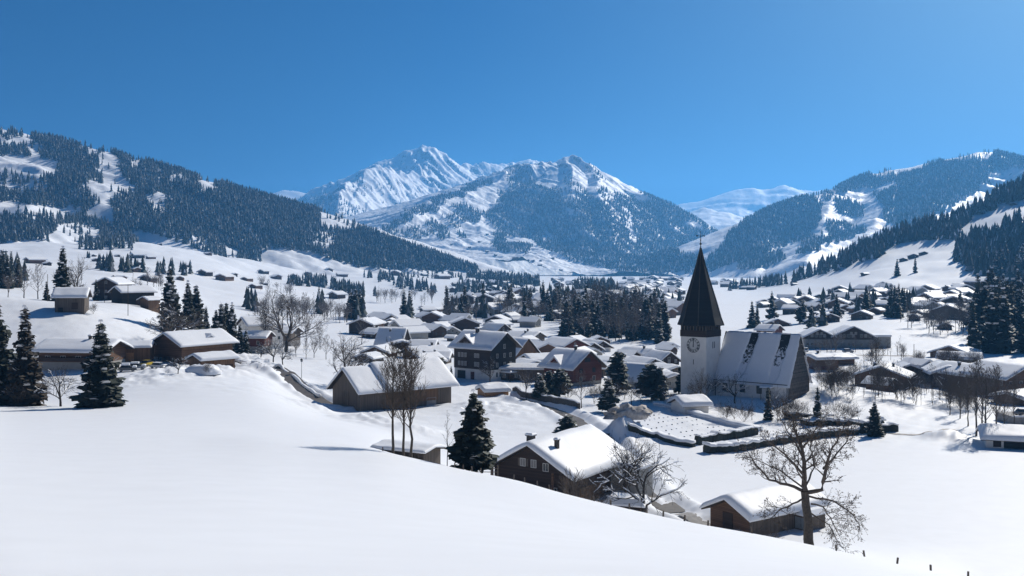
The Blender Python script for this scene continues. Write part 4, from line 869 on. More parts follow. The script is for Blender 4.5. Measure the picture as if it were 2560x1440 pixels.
# --- the old chalet below the near slope
(o, rf, zr), (cx, cy, g, hw) = HA('chalet', 'dark brown chalet with deep snow roof and two chimneys just below the near slope', (1318, 1101), 140, 13.0, 16, -33, 29, 'wood_dark', .75, 'plaster_grey', .3, wins=None, chim=0, ov=1.0, og=1.4, cat='chalet', true=True)
for u, z_ in ((-1.6, hw + .55), (.2, hw + .5), (2.2, hw + .2)): window(o, 13, 16, 'f', u, z_, .8, 1.0, 'frame', 'curtain' if u < 1 else 'glass', shut='wood_grey' if u < 0 else None)
window(o, 13, 16, 'f', -4.2, 1.9, .6, .8); window(o, 13, 16, 'f', -4.8, .5, .45, .5); window(o, 13, 16, 'f', 3.6, 1.6, .8, .9)
door(o, 13, 16, 'f', -1.4, 1.0, 2.0, 'metal_grey', -.1); door(o, 13, 16, 'f', 1.8, 1.6, 2.1, 'wood_black', -.1)
for x_ in (-6.2, 3.9, 6.2): mb = MB(); mb.box(x_ - .14, x_ + .14, -9.1, -8.85, -.8, hw + .6 - abs(x_) * .1); part('post', mb, M['wood_brown'], o)
mb = MB()
for k in range(7): mb.box(6.52, 6.75, -6, 1, .2 + .32 * k, .47 + .32 * k)
part('log_wall', mb, M['wood_tan'], o)
chimney(rf, -2.0, -5.2, zr - 1.1, .95, 1.9, 'wallstone'); chimney(rf, 2.6, -5.6, zr - 1.4, .55, 2.0, 'bark')
mb = MB(); mb.rbox(5.6, 11.0, 3.5, 8.4, -1.2, hw - .5, .2); part('annex', mb, M['plaster_grey'], o)
mb = MB(); mb.rbox(5.4, 11.6, 3.0, 9.2, hw - .49, hw + .15, .3); part('annex_snow', mb, M['roof_snow'], o)
# the tarpaulin-covered heap and the woodshed beside it
def heap(name, label, cat, x, y, rx, ry, h, m='roof_snow', seed=1, lumps=.15, sink=.5, group=None, kind=None, z=None):
    nu, nv = 24, 9; V = []; z0 = float(G(x, y)) if z is None else z
    A, B = np.meshgrid(np.linspace(0, 2 * np.pi, nu, endpoint=False), np.linspace(0, 1, nv))
    sq = lambda c: np.sign(c) * np.abs(c) ** .75
    rr = np.cos(B * np.pi / 2) ** .7
    X = rx * sq(np.cos(A)) * rr; Y = ry * sq(np.sin(A)) * rr; Zz = h * np.sin(B * np.pi / 2) * (1 + lumps * fbm(X * 1.1 + seed * 3, Y * 1.1, 3, seed)) - sink * (1 - B)
    X = X * (1 + lumps * fbm(A * 2, B * 3, 2, seed + 5)); P = np.stack([X, Y, Zz], -1).reshape(-1, 3)
    mb = MB(); mb.v = [tuple(p) for p in P]
    for k in range(nv - 1):
        for i in range(nu):
            j = (i + 1) % nu; mb.f.append((k * nu + i, k * nu + j, (k + 1) * nu + j, (k + 1) * nu + i)); mb.m.append(0)
    o = link(name, mb.mesh(name, [M[m]], True), None, (x, y, z0)); tag(o, label, cat, group, kind); return o
x, y, z = on(1385, 127); heap('snow_covered_pile', 'rounded snow covered pile in front of the dark chalet gable', 'pile', x, y, 3.6, 2.4, 2.9, z=-33.2)
x, y, z = on(1567, 133)
t = thing('woodshed', 'small open woodshed with snow roof between chalet and gnarled orchard tree', 'shed', (x, y, z), R(-20))
mb = MB(); mb.box(-2.4, 2.4, .6, 2.0, -.8, 1.7); part('wall', mb, M['wood_dark'], t)
for u in (-2.3, -.1, 2.15): mb = MB(); mb.box(u, u + .15, -1.6, -1.45, -.8, 1.7); part('post', mb, M['wood_brown'], t)
mb = MB(); mb.box(-2.8, 2.8, -2.0, 2.3, 1.7, 1.85); part('roof', mb, M['eave'], t)
mb = MB(); mb.rbox(-2.9, 2.9, -2.1, 2.4, 1.855, 2.75, .7); part('snow_cover', mb, M['roof_snow'], t)
# --- lower right barn
(o, rf, zr), (cx, cy, g, hw) = HA('barn', 'small brown log barn with thick snow roof beside the big bare tree', (1812, 1235), 129, 6.8, 14, -55, 25, 'wood_brown', .75, None, 0, wins=None, chim=0, ov=.8, og=.9, cat='barn', true=True)
door(o, 6.8, 14, 'f', -.3, 1.5, 2.4, 'wood_dark', .1); door(o, 6.8, 14, 'r', -1.5, 1.4, 2.0, 'wood_grey', 0)
mb = MB(); mb.box(3.41, 3.47, -7, 7, -1.0, hw - .35); part('board_side', mb, M['wood_grey'], o)
mb = MB(); mb.box(3.42, 5.6, 1.6, 5.2, -1.0, 2.0); lt = part('lean_to', mb, M['wood_grey'], o)
mb = MB(); mb.box(3.6, 4.5, 1.53, 1.59, .2, 1.7); mb.box(4.6, 5.4, 1.53, 1.59, .2, 1.7); part('door', mb, M['metal_grey'], lt)
mb = MB(); mb.rbox(3.3, 5.9, 1.3, 5.5, 2.001, 2.7, .5); part('snow_cover', mb, M['roof_snow'], lt)
# --- the big barn behind the road, roof in two steps
rot = R(-50); ax, ay, az = W(856, 917, 233); l, w_ = 26, 12.5; cx, cy = ax - math.sin(rot) * (l / 2 + 1), ay + math.cos(rot) * (l / 2 + 1); g = low_ground(cx, cy, w_, l, rot) - .3
o = thing('barn', 'large weathered barn with stepped snow roof behind the three slender bare trees', 'barn', (cx, cy, g), rot); p = R(36); hw = az - g - .75 - w_ / 2 * math.tan(p)
walls(o, w_, l, hw, p, 'wood_grey'); roof_parts(o, w_, l, hw, p, .9, 1.0, .6, 'eave', 3, y1=-l / 2 + 6.5); roof_parts(o, w_ + 1.2, l, hw + .25, p, 1.2, 1.0, .7, 'eave', 5, y0=-l / 2 + 6.6)
for u in (-1.3, .6): door(o, w_, l, 'f', u, .7, 4.4, 'wood_grey', .3)
mb = MB(); mb.box(w_ / 2 + .01, w_ / 2 + .06, -6, 9, 1.6, hw - .2); part('board_panel', mb, M['wood_tan'], o)
door(o, w_, l, 'r', 7, 2.6, 2.6, 'concrete', -.4); door(o, w_, l, 'r', 0, 2.0, 2.4, 'wood_brown', -.4)
# --- shed under the slender trees
(o, rf, zr), _ = HA('shed', 'little board shed with flat snowy roof under three slender bare trees', (1088, 1112), 113, 3.6, 6.5, 58, 9, 'wood_grey', .3, wins=None, chim=0, ov=.4, og=.4, cat='shed', hw_min=2.0)
door(o, 3.6, 6.5, 'l', 1.5, .9, 1.7, 'wood_dark')
# --- left farm
(o, rf, zr), (cx, cy, g, hw) = HA('chalet', 'brown farm chalet with dormer and snow roof left of the road', (408, 829), 262, 11.6, 17, -52, 25, 'wood_brown', .6, None, 0, wins=None, chim=0, ov=1.1, og=1.3, cat='chalet')
dormer(o, rf, 4.2, 2.0, hw + .1, 4.2, 4.5, .7, R(28), 'wood_brown', 'r', .45); chimney(rf, -1, -2, zr - .3, .7, 1.2)
for u in (-2.6, 2.4): window(o, 11.6, 17, 'f', u, 1.2, .8, 1.1)
door(o, 11.6, 17, 'f', -4.6, 1.4, 2.1, 'plaster', .2); door(o, 11.6, 17, 'f', 0, 2.4, 2.8, 'wood_dark', -.2)
mb = MB(); mb.box(5.81, 5.9, -8.4, 8.4, hw - 1.3, hw - .5); part('fascia', mb, M['wood_tan'], o)
(o, rf, zr), _ = HA('carport', 'low timber carport with thick snow roof in front of the farm chalet', (482, 882), 243, 5.2, 9.5, -58, 20, 'wood_tan', .6, wins=None, chim=0, ov=.8, og=.7, cat='carport')
for yy in (-2.5, .3, 3.0): door(o, 5.2, 9.5, 'r', yy, 2.0, 1.7, 'wood_dark', 0)
(o, rf, zr), (cx, cy, g, hw) = HA('chalet', 'low brown chalet with broad snow roof half hidden by the big spruce', (300, 846), 250, 11, 17, 62, 19, 'wood_brown', .7, 'plaster_grey', 1.6, wins=None, ov=1.5, og=1.4, cat='chalet', balc=None)
for k in range(4): window(o, 11, 17, 'l', -6 + 4 * k, 2.0, 1.2, 1.1)
balcony(o, 11, 17, 1.9, 'wood_dark', 1.2, 'l')
(o, rf, zr), _ = HA('garage_row', 'row of tan garages with shaded snow roof beside the farm chalet', (384, 850), 262, 7, 11, 82, 16, 'wood_tan', .5, wins=None, chim=0, ov=.6, og=.4, cat='garage')
for k in range(3): door(o, 7, 11, 'l', -3.4 + 3.4 * k, 2.8, 2.2, 'tarp' if k == 1 else 'wood_tan', 0)
(o, rf, zr), _ = HA('barn', 'grey hay barn standing alone on the white knoll', (224, 717), 312, 7.5, 8.6, 80, 30, 'wood_grey', .6, 'wood_grey', 1.8, wins=None, chim=0, ov=.9, og=.8, cat='barn')
door(o, 7.5, 8.6, 'l', 2.6, 1.2, 1.6, 'wood_black', -.2); door(o, 7.5, 8.6, 'l', -1.5, 1.6, 1.9, 'wood_dark', 1.0)
(o, rf, zr), (cx, cy, g, hw) = HA('house', 'dark house with gable and twin chimneys behind the knoll barn', (262, 692), 425, 10, 13, -28, 26, 'wood_dark', .5, chim=2)
(o, rf, zr), _ = HA('barn', 'long dark barn with bright snow roof right of the knoll barn', (286, 714), 402, 8.5, 14, -62, 24, 'wood_black', .6, wins=None, chim=0, cat='barn')
door(o, 8.5, 14, 'r', 0, 2.2, 2.4, 'wood_dark')
HA('shed', 'tiny tan shed in the dip right of the long dark barn', (356, 740), 398, 4.6, 6, -48, 22, 'wood_tan', .4, wins=None, chim=0, cat='shed')
(o, rf, zr), _ = HA('house', 'pale plastered house with red chimney behind the left spruces', (602, 791), 375, 9.5, 14, -66, 28, 'plaster', .55, chim=1)
(o, rf, zr), _ = HA('house', 'red brown house with white snow cap beside the left spruces', (678, 826), 352, 9, 9, 72, 20, 'wood_red', .5, 'plaster_grey', 2.6, chim=0)
(o, rf, zr), _ = HA('house', 'grey garage house behind the tall snowy maple', (745, 815), 400, 9, 10, 65, 22, 'wood_grey', .5, 'concrete', 2.0, chim=0)
# --- village left of the tall dark guesthouse
V_ = 'snow roofed village houses around the guesthouse'
vill = [
 ('house with steep blue shaded roof and small gable dormer', (1018, 829), 425, 12, 10.5, 72, 44, 'wood_dark', 1),
 ('low wide gabled house below the steep blue shaded roof', (1006, 853), 405, 11, 9, 4, 16, 'wood_dark', 0),
 ('house with plain white rectangular roof left of the guesthouse', (1094, 848), 405, 9.5, 9.5, 80, 24, 'wood_brown', 0),
 ('small house with white roof behind the steep blue roof', (994, 817), 480, 8, 8, 76, 22, 'wood_dark', 0),
 ('dark house with snow cap behind a snowy garden tree', (956, 820), 470, 8, 9, 40, 24, 'wood_dark', 1),
 ('dark hut with bright roof on the white plain', (978, 798), 610, 9, 10, -48, 22, 'wood_dark', 0),
 ('tall dark barn with two roofs at the edge of the plain', (1082, 814), 540, 8, 12, -42, 30, 'wood_black', 0),
 ('small grey gabled house near the far side of the guesthouse', (1132, 831), 500, 8, 8, 5, 30, 'plaster_grey', 1),
 ('tiny square hut with snow cap near the guesthouse roof', (1141, 843), 460, 3.6, 3, 70, 20, 'wood_grey', 0),
 ('brown mound roofed house behind the broad bare tree', (936, 864), 372, 10, 10, -22, 22, 'wood_brown', 0),
 ('long white roofed house behind the slender tree tops', (1015, 868), 372, 9, 15, -62, 24, 'wood_brown', 1),
 ('brown gabled house directly behind the stepped roof barn', (1036, 886), 335, 8, 9, -46, 28, 'wood_brown', 1),
 ('white roofed house touching the left side of the guesthouse', (1130, 877), 350, 9, 8, 80, 22, 'wood_dark', 1),
 ('low house with domed snow roof between road and guesthouse', (905, 905), 345, 7, 8, -30, 18, 'wood_grey', 0),
]
for lb, ap, d, w_, l, rot, pt, wl, ch in vill:
    r = HA('village_house', lb, ap, d, w_, l, rot, pt, wl, .6, group=V_, chim=ch, wins='auto' if w_ > 5 else None)
    if 'dormer' in lb: dormer(r[0][0], r[0][1], -4.2, 0, r[1][3] + .6, 3.2, 4.5, .5, R(34), 'wood_brown', 'l', .4)
# --- tall dark guesthouse
(o, rf, zr), (cx, cy, g, hw) = HA('guesthouse', 'tall four storey dark timber guesthouse with white ground floor', (1268, 828), 300, 11.5, 15, 50, 34, 'wood_black', .45, 'plaster', 3.2, wins=None, chim=0, ov=1.5, og=1.4, cat='guesthouse')
chimney(rf, -1.2, 2, zr - .6, .9, 1.6)
mb = MB(); mb.box(-6.0, -5.76, -7.4, 7.4, 3.21, hw - .1); part('timber_front', mb, M['wood_dark'], o)
for s in range(3):
    for u in (-3.0, 0.4, 3.2):
        if s < 2 or u == .4: window(o, 11.5, 15, 'f', u, 4.0 + 2.7 * s, .8, 1.2, 'frame', 'glass', None)
for u in (-3.2, -1.6, 2.6): window(o, 11.5, 15, 'f', u, 1.0, .8, 1.4, 'plaster', 'glass')
wl_ = 12.0
for s in range(2):
    for u in (-5.2, -3.9, -2.6, 1.4, 2.5): window(o, wl_, 15, 'l', -u, 4.1 + 2.6 * s, .75, 1.2, 'frame', 'curtain')
dormer(o, rf, -5.9, 2.6, hw - .2, 5.4, 6.5, 1.2, R(36), 'wood_dark', 'l', .4)
door(o, 11.5, 15, 'l', 0, 1.2, 2.2, 'wood_red'); door(o, 11.5, 15, 'l', 4.5, 3.0, 2.4, 'wood_black')
mb = MB(); mb.rbox(-1.5, 7, -11.5, -7.6, 2.3, 2.95, .3); part('porch_snow', mb, M['roof_snow'], o)
mb = MB(); mb.box(-1.4, 6.9, -11.4, -7.55, 2.12, 2.295)
for u in (-1.2, 2.6, 6.6): mb.box(u - .12, u + .12, -11.2, -10.96, -1, 2.12)
part('porch', mb, M['wood_brown'], o)
mb = MB(); mb.box(-1.2, 6.6, -10.8, -10.7, -.5, 1.6); part('porch_panel', mb, M['wood_tan'], o)
# --- red chalet
(o, rf, zr), (cx, cy, g, hw) = HA('chalet', 'dark red gabled chalet with dormer right of the guesthouse', (1477, 874), 288, 11.5, 12.5, 44, 36, 'wood_red', .45, 'plaster_grey', 1.0, wins=None, chim=1, ov=1.4, og=1.4, cat='chalet')
dormer(o, rf, -5.9, 1.2, hw - .3, 5.0, 6, .8, R(38), 'wood_red', 'l', .45)
window(o, 11.5, 12.5, 'f', 0, hw + 1.2, 2.2, 1.1, 'wood_dark', 'glass')
for u in (-2.6, 2.6): window(o, 11.5, 12.5, 'f', u, 3.6, 1.2, 1.3, 'wood_dark'); window(o, 11.5, 12.5, 'f', u, 1.2, 1.0, 1.3, 'frame', 'glass')
for u in (-3.5, 3.2): window(o, 11.5, 12.5, 'l', u, 2.6, 1.0, 1.2)
mb = MB(); mb.rbox(-8.2, -5.8, -2.2, 2.4, 1.7, 2.1, .15); part('awning_snow', mb, M['roof_snow'], o)
# --- village between guesthouse and church
V2 = 'snow roofed village houses between guesthouse and church'
vill2 = [
 ('house under a steep tent shaped snow roof right of the guesthouse', (1322, 843), 345, 14, 9, 38, 46, 'wood_tan', 0, .4),
 ('low white roofed house in front of the tent shaped roof', (1342, 900), 318, 8, 9, 30, 18, 'wood_grey', 0, .6),
 ('flat snowy house close to the right wall of the guesthouse', (1310, 884), 330, 8, 10, -60, 20, 'wood_grey', 0, .6),
 ('low long house with dark glazed veranda left of the red chalet', (1372, 908), 302, 7, 14, 86, 14, 'wood_grey', 0, .5),
 ('broad red brown chalet with snowy dormer behind the red chalet', (1442, 845), 390, 13, 13, 42, 22, 'wood_red', 0, .5),
 ('dark gabled chalet behind the ridge of the red chalet', (1486, 855), 398, 8.5, 10, 34, 30, 'wood_dark', 0, .5),
 ('chalet with white ground floor beside the dark riverside trees', (1508, 850), 412, 9, 12, 34, 30, 'wood_dark', 0, .5),
 ('brown chalet with two gables in front of the riverside trees', (1634, 870), 362, 9.5, 13, 46, 28, 'wood_brown', 1, .55),
 ('dark gabled chalet just left of the church tower', (1677, 882), 342, 8.5, 9, 36, 34, 'wood_dark', 0, .45),
 ('low dark gabled chalet two roofs left of the church tower', (1638, 896), 322, 9.5, 10, 38, 24, 'wood_dark', 0, .5),
 ('long flat snowy house behind the snow laden pines', (1598, 892), 332, 8.5, 13, 72, 16, 'wood_grey', 1, .6),
 ('white house with steep shaded roof left of the church tower', (1632, 908), 285, 7.5, 9, 58, 46, 'plaster', 0, .4),
 ('low snow covered garage at the foot of the church tower', (1694, 912), 300, 7, 8, 40, 14, 'wood_grey', 0, .7),
 ('snow buried outbuilding between white house and church tower', (1690, 932), 282, 6, 7, 30, 16, 'plaster_grey', 0, .8),
 ('small snow covered roof below the dark gabled chalets', (1665, 922), 296, 6, 8, 60, 14, 'wood_grey', 0, .7),
 ('little snowy hut right of the red chalet wall', (1530, 905), 310, 7, 8, 60, 16, 'wood_grey', 0, .7),
 ('tiny hut with shaded wall alone on the plain beyond the roofs', (1350, 798), 640, 5, 5, 70, 26, 'wood_grey', 0, .4),
 ('flat roofed depot at the far edge of the riverside trees', (1662, 812), 560, 10, 14, 78, 14, 'plaster_grey', 0, .5),
 ('dark twin gabled house behind the guesthouse ridge', (1262, 808), 520, 9, 12, 40, 34, 'wood_dark', 0, .4),
 ('white roofed house full of snow guards behind the tent shaped roof', (1350, 828), 450, 12, 14, 60, 20, 'wood_grey', 2, .5),
]
for lb, ap, d, w_, l, rot, pt, wl, ch, sn in vill2:
    HA('village_house', lb, ap, d, w_, l, rot, pt, wl, sn, base='plaster' if 'white ground' in lb else None, bfrac=2.2, group=V2, chim=ch)
# --- cemetery hut, orange hut
HA('cemetery_hut', 'low white hut with bulging snow roof beside the cemetery', (1688, 1002), 236, 6.5, 6.5, -62, 20, 'plaster', .9, wins=None, chim=0, ov=.7, og=.6, cat='hut', hw_min=1.9)
HA('shed', 'low tan shed under a deep snow slab below the guesthouse', (1200, 963), 262, 6, 6.5, -70, 14, 'tarp', .9, wins=None, chim=0, ov=.5, og=.4, cat='shed', hw_min=1.3)
# --- right of the church
HA('chalet', 'red walled chalet with small dormer behind the church roof ridge', (1950, 811), 470, 8.5, 9, 62, 26, 'wood_red', .5, chim=1, cat='chalet')
HA('chalet', 'gabled chalet with long snow eaves just above the church roof ridge', (1945, 800), 560, 13, 12, 6, 22, 'wood_brown', .5, cat='chalet')
HA('chalet', 'gabled chalet above the left gable of the long school building', (2046, 796), 560, 13, 12, 8, 22, 'wood_dark', .5, cat='chalet')
HA('house', 'low house under two white slabs right of the church gable', (2022, 884), 335, 7, 8, -58, 12, 'wood_brown', .9, 'wood_red', 1.2, wins=None, cat='house', hw_min=2)
HA('house', 'brown low roof slope behind the white slabs right of the church', (2062, 884), 345, 7, 9, -50, 14, 'wood_brown', .7, wins=None, cat='house', chim=0, hw_min=2)
# school: two gabled halves over a pale ground floor
ax, ay, az = W(2140, 814, 412); g = float(G(ax, ay)) - .5; o = thing('school', 'long dark timber school building with two broad gables and pale ground floor', 'school', (ax, ay + 7, g), R(-6)); H_ = az - g
p = R(26); hwr = H_ - .7 - 8 * math.tan(p); hwl = H_ - 1.6 - 6.5 * math.tan(p)
for (x0, x1, hw, sn) in ((-8, 8, hwr, 5), (-19.5, -8.01, hwl, 8)):
    c = (x0 + x1) / 2; ww = x1 - x0; zr = hw + ww / 2 * math.tan(p); mb = MB()
    mb.add([(x0, -6, 4), (x1, -6, 4), (x1, -6, hw), (c, -6, zr), (x0, -6, hw), (x0, 7, 4), (x1, 7, 4), (x1, 7, hw), (c, 7, zr), (x0, 7, hw)], [(0, 1, 2, 3, 4), (9, 8, 7, 6, 5), (1, 6, 7, 2), (5, 0, 4, 9), (0, 5, 6, 1), (2, 7, 8, 3), (4, 3, 8, 9)])
    part('wall', mb, M['wood_dark'], o)
    e = len(bpy.data.objects); rf, _z = roof_parts(o, ww, 13, hw, p, 1.2, 1.3, .5, 'eave', sn); rf.location = (c, .5, 0)
    mb = MB(); mb.box(x0 + .05, x1 - .05, -5.9, 6.9, -2, 4.0); part('ground_floor', mb, M['plaster_grey'], o)
    for k in range(int(ww / 1.7)):
        u = x0 + 1.0 + 1.7 * k
        for z_ in (1.4, 5.0):
            if (k * 7 + int(z_)) % 5: window(o, 0, 12, 'f', u, z_, .95, 1.2, 'frame', 'glass' if (k + int(z_)) % 3 else 'curtain')
    for u in (-.9, .9): window(o, 0, 12, 'f', c + u, hw + .9, .8, .9, 'frame', 'curtain')
mb = MB(); mb.box(8.02, 15.5, -4, 6, -2, 5.2); an = part('annex', mb, M['plaster_grey'], o); mb = MB(); mb.rbox(7.8, 15.8, -4.4, 6.3, 5.21, 5.9, .2); part('snow_cover', mb, M['roof_snow'], an)
# --- chalets on the right beyond the bushes
HA('chalet', 'wide brown gabled chalet behind the bushes right of the church', (2200, 914), 292, 14.5, 12, -8, 20, 'wood_brown', .45, chim=2, cat='chalet')
HA('shed', 'dark shed with purple grey roof in front of the wide brown chalet', (2236, 944), 272, 5, 6, 60, 28, 'wood_brown', .12, wins=None, chim=0, cat='shed')
HA('chalet', 'brown chalet with large snow roof and carved gable at the right', (2478, 914), 285, 11, 17, 42, 24, 'wood_brown', .5, chim=1, cat='chalet', balc=2.6)
HA('chalet', 'balconied brown chalet cut by the right edge of the picture', (2572, 912), 272, 13, 17, 42, 26, 'wood_brown', .5, chim=0, cat='chalet', balc=3.0)
HA('chalet', 'dark gable half hidden by the dense bare trees on the right', (2378, 913), 296, 10, 12, 15, 22, 'wood_dark', .5, chim=2, cat='chalet')
HA('house', 'tan walled house with double snow roof above the right bushes', (2372, 864), 362, 13.5, 14, -14, 20, 'wood_tan', .5, chim=0, wins=None)
HA('barn', 'long barn under a rounded snow roof beside the tan walled house', (2455, 884), 345, 5.5, 12.5, 86, 30, 'wood_dark', .45, wins=None, chim=0, cat='barn')
HA('hut', 'small dark hut casting a shadow on the bank below the spruces', (2364, 811), 482, 6, 5.5, 8, 24, 'wood_dark', .4, wins=None, chim=0, cat='hut')
HA('house', 'snow buried lower roof behind the right bushes', (2515, 982), 258, 8, 9, -30, 14, 'wood_brown', .8, wins=None, chim=0)
(o, rf, zr), (cx, cy, g, hw) = HA('house', 'long low pale house with thick snow roof at the right edge', (2447, 1057), 198, 9.5, 26, -86, 16, 'plaster', .8, wins=None, chim=0, ov=.9, og=.9)
door(o, 9.5, 26, 'r', -7.5, 4.5, 2.2, 'wood_black', -.2); door(o, 9.5, 26, 'r', -11, 1.2, 1.6, 'wood_dark', .2)
for u in (1, 4, 7.5, 10): window(o, 9.5, 26, 'r', u, .8, 1.2, 1.2)
x, y, z = on(2560, 226); t = thing('terrace_wall', 'pale concrete terrace wall carrying a parked car at the right edge', 'wall', (x, y, z)); mb = MB(); mb.box(-3.6, 14, -3, 6, -1.5, 2.0); part('wall', mb, M['concrete'], t)
mb = MB(); mb.rbox(-3.7, 14.1, -3.1, -2.2, 2.001, 2.3, .12); part('snow_cover', mb, M['roof_snow'], t)
TERR = (x, y, z + 2.0)
# --- hillside village on the right, row by row
V3 = 'timber chalets of the hillside village on the right'
def fromgable(px, py, wpx, dmin=520, back=0):
    x, y, z = hit(px, py + wpx * .40 + 4, dmin); return y
hv = [(1912, 748, 35, 5), (2020, 740, 28, 5), (2049, 735, 26, 0), (2073, 735, 32, -10), (2059, 746, 44, 20), (2091, 749, 38, 25), (2112, 747, 30, 60), (2096, 770, 32, 10), (2038, 783, 22, 0), (2077, 783, 48, 15), (2116, 761, 34, 20), (2012, 762, 40, 80), (2151, 776, 48, -8), (2199, 717, 26, 0), (2172, 725, 24, 85), (2238, 723, 34, 65), (2264, 719, 30, 10), (2301, 724, 36, -20), (2323, 714, 48, 0), (2367, 714, 24, -12), (2360, 728, 26, 60), (2312, 730, 46, -15), (2270, 738, 44, 8), (2246, 738, 26, 30), (2211, 743, 28, 15), (2149, 741, 36, 30), (2156, 761, 44, 15), (2236, 751, 44, 50), (2272, 757, 34, -12), (2341, 756, 40, -12), (2366, 761, 84, -6), (2399, 740, 32, -15), (2405, 760, 30, -40), (2290, 776, 32, -40), (2283, 789, 24, -10), (2128, 752, 28, 60), (2182, 748, 26, -20), (2185, 772, 26, -25), (2430, 707, 34, 75), (2497, 692, 60, 70), (2420, 722, 24, 20), (2452, 722, 26, -20)]
hv.sort(key=lambda a: (round((a[1] + a[2] * .3) / 16), a[0]))
deco = ['pale eaves', 'a thin snow roof', 'dark boards', 'a broad gable', 'a steep gable', 'bright snow slopes']
rows_ = {}
for px, py, wp, rot in hv: rows_.setdefault(round((py + wp * .3) / 16), []).append((px, py, wp, rot))
ordn = ['first', 'second', 'third', 'fourth', 'fifth', 'sixth', 'seventh', 'eighth', 'ninth', 'tenth', 'eleventh', 'twelfth', 'thirteenth', 'fourteenth', 'fifteenth', 'sixteenth']
rn_ = ['topmost', 'second', 'third', 'fourth', 'fifth', 'sixth', 'seventh', 'eighth']
for ri, rk in enumerate(sorted(rows_)):
    for k, (px, py, wp, rot) in enumerate(sorted(rows_[rk])):
        d = fromgable(px, py, wp); sz = 1.18 * wp * d / F; wall = ['wood_dark', 'wood_brown', 'wood_dark', 'wood_grey'][(px + py) % 4]
        lab = ('large' if wp > 45 else 'small' if wp < 27 else 'brown') + ' timber chalet, %s from left in the %s row of the right hillside village' % (ordn[k], rn_[ri])
        HA('village_chalet', lab, (px, py), d, max(sz * .82, 5), max(sz * .9, 6) if abs(rot) < 50 else max(sz, 6), rot, 21, wall, .5, group=V3, chim=1 if (px + py) % 3 == 0 else 0, hw_min=2.4, cat='chalet', wins='auto' if wp > 26 else None)
# barrel barn by the piste
HA('barn', 'long pale blue roofed barn at the foot of the ski slope', (1996, 735), hit(1965, 756, 500)[1], 9, 17, 84, 32, 'wood_dark', .5, wins=None, chim=0, cat='barn')
for (px, py, wp, rot, lb) in [(2285, 634, 26, 10, 'dark chalet on the upper ski slope, biggest of the three there'), (2311, 628, 20, 15, 'dark chalet highest of the three on the ski slope'), (2258, 644, 22, -5, 'dark chalet lowest of the three on the ski slope'), (2155, 683, 16, -50, 'lone hay hut half way up the open ski slope'), (1979, 709, 13, -50, 'lone hay hut at the left foot of the ski slope'), (2533, 505, 20, 0, 'tiny hut high on the white piste between two forests'), (1848, 711, 20, 70, 'leftmost of three barns under the forest tip right of the spire'), (1868, 715, 18, 70, 'middle of three barns under the forest tip right of the spire'), (1890, 714, 22, 70, 'rightmost of three barns under the forest tip right of the spire')]:
    d = hit(px, py + wp * .45, 520)[1]; sz = wp * d / F
    HA('hut', lb, (px, py), d, sz * .85, sz * .9, rot, 20, 'wood_dark', .4, wins=None, chim=0, cat='hut', hw_min=2.2)
# ------------------------------------------------------------------ the church
ph = R(40); c_, s_ = math.cos(ph), math.sin(ph)
tx, ty, tz = W(1766, 988, 258.0); tz = -33.0         # near corner of the tower
# local frame: +X along the nave to the right (towards the camera), +Y away
church = thing('church', 'white church with dark pointed spire, clock tower and steep snowy nave roof', 'church', (tx, ty, tz), -ph)
a = 7.6
mb = MB(); mb.box(-a, 0, 0, a, -3, 15.2); tower = part('tower', mb, M['plaster'], church)
mb = MB(); mb.box(-a - .12, .12, -.12, a + .12, 15.2, 16.9); part('timber_band', mb, M['wood_dark'], tower)
mb = MB(); mb.box(-a + .25, -.25, .25, a - .25, 16.9, 18.3, 0); part('belfry', mb, M['wood_black'], tower)
mb = MB()
for k in range(9):
    q = .15 + (a - .3) * k / 8; mb.box(-a + q - .12, -a + q + .12, -.02, .22, 16.9, 18.3); mb.box(-.22, .02, q - .12, q + .12, 16.9, 18.3)
    mb.box(-a + q - .12, -a + q + .12, a - .22, a + .02, 16.9, 18.3); mb.box(-a - .02, -a + .22, q - .12, q + .12, 16.9, 18.3)
part('belfry_post', mb, M['wood_grey'], tower)
mb = MB(); rings = []
for z_, r in ((18.1, 6.0), (18.35, 6.05), (20.2, 5.35), (24, 4.3), (29, 2.75), (34, 1.25), (38.6, .12)):
    rg = []
    for i in range(8):
        an = R(22.5 + 45 * i); k = 1.0
        rg.append((-a / 2 + r * math.cos(an) * k, a / 2 + r * math.sin(an) * k, z_))
    rings.append(rg)
mb.loft(rings); spire = part('spire', mb, M['slate'], church)
mb = MB()
for i in range(8): mb.tube([rings[k][i] for k in range(len(rings))], .11, 5)
part('ridge_seam', mb, M['bark'], spire)
mb = MB(); cx0, cy0 = -a / 2, a / 2
mb.tube([(cx0, cy0, 38.4), (cx0, cy0, 43.0)], [.13, .06], 6, 0, True)
for z_, r in ((39.6, .32), (40.6, .2)): mb.loft([[(cx0 + r * math.sin(t_) * math.cos(q), cy0 + r * math.sin(t_) * math.sin(q), z_ - r * math.cos(t_)) for q in np.linspace(0, 6.283, 9)[:-1]] for t_ in np.linspace(.2, 2.95, 6)], 0, True)
for dx, dy in ((c_, s_),): mb.tube([(cx0 - .95 * dx, cy0 - .95 * dy, 41.7), (cx0 + .95 * dx, cy0 + .95 * dy, 41.7)], .07, 5, 0, True)
for sg in (-1, 1): mb.box(cx0 + sg * .95 * c_ - .12, cx0 + sg * .95 * c_ + .12, cy0 + sg * .95 * s_ - .12, cy0 + sg * .95 * s_ + .12, 41.52, 41.88)
part('cross', mb, M['iron'], spire)
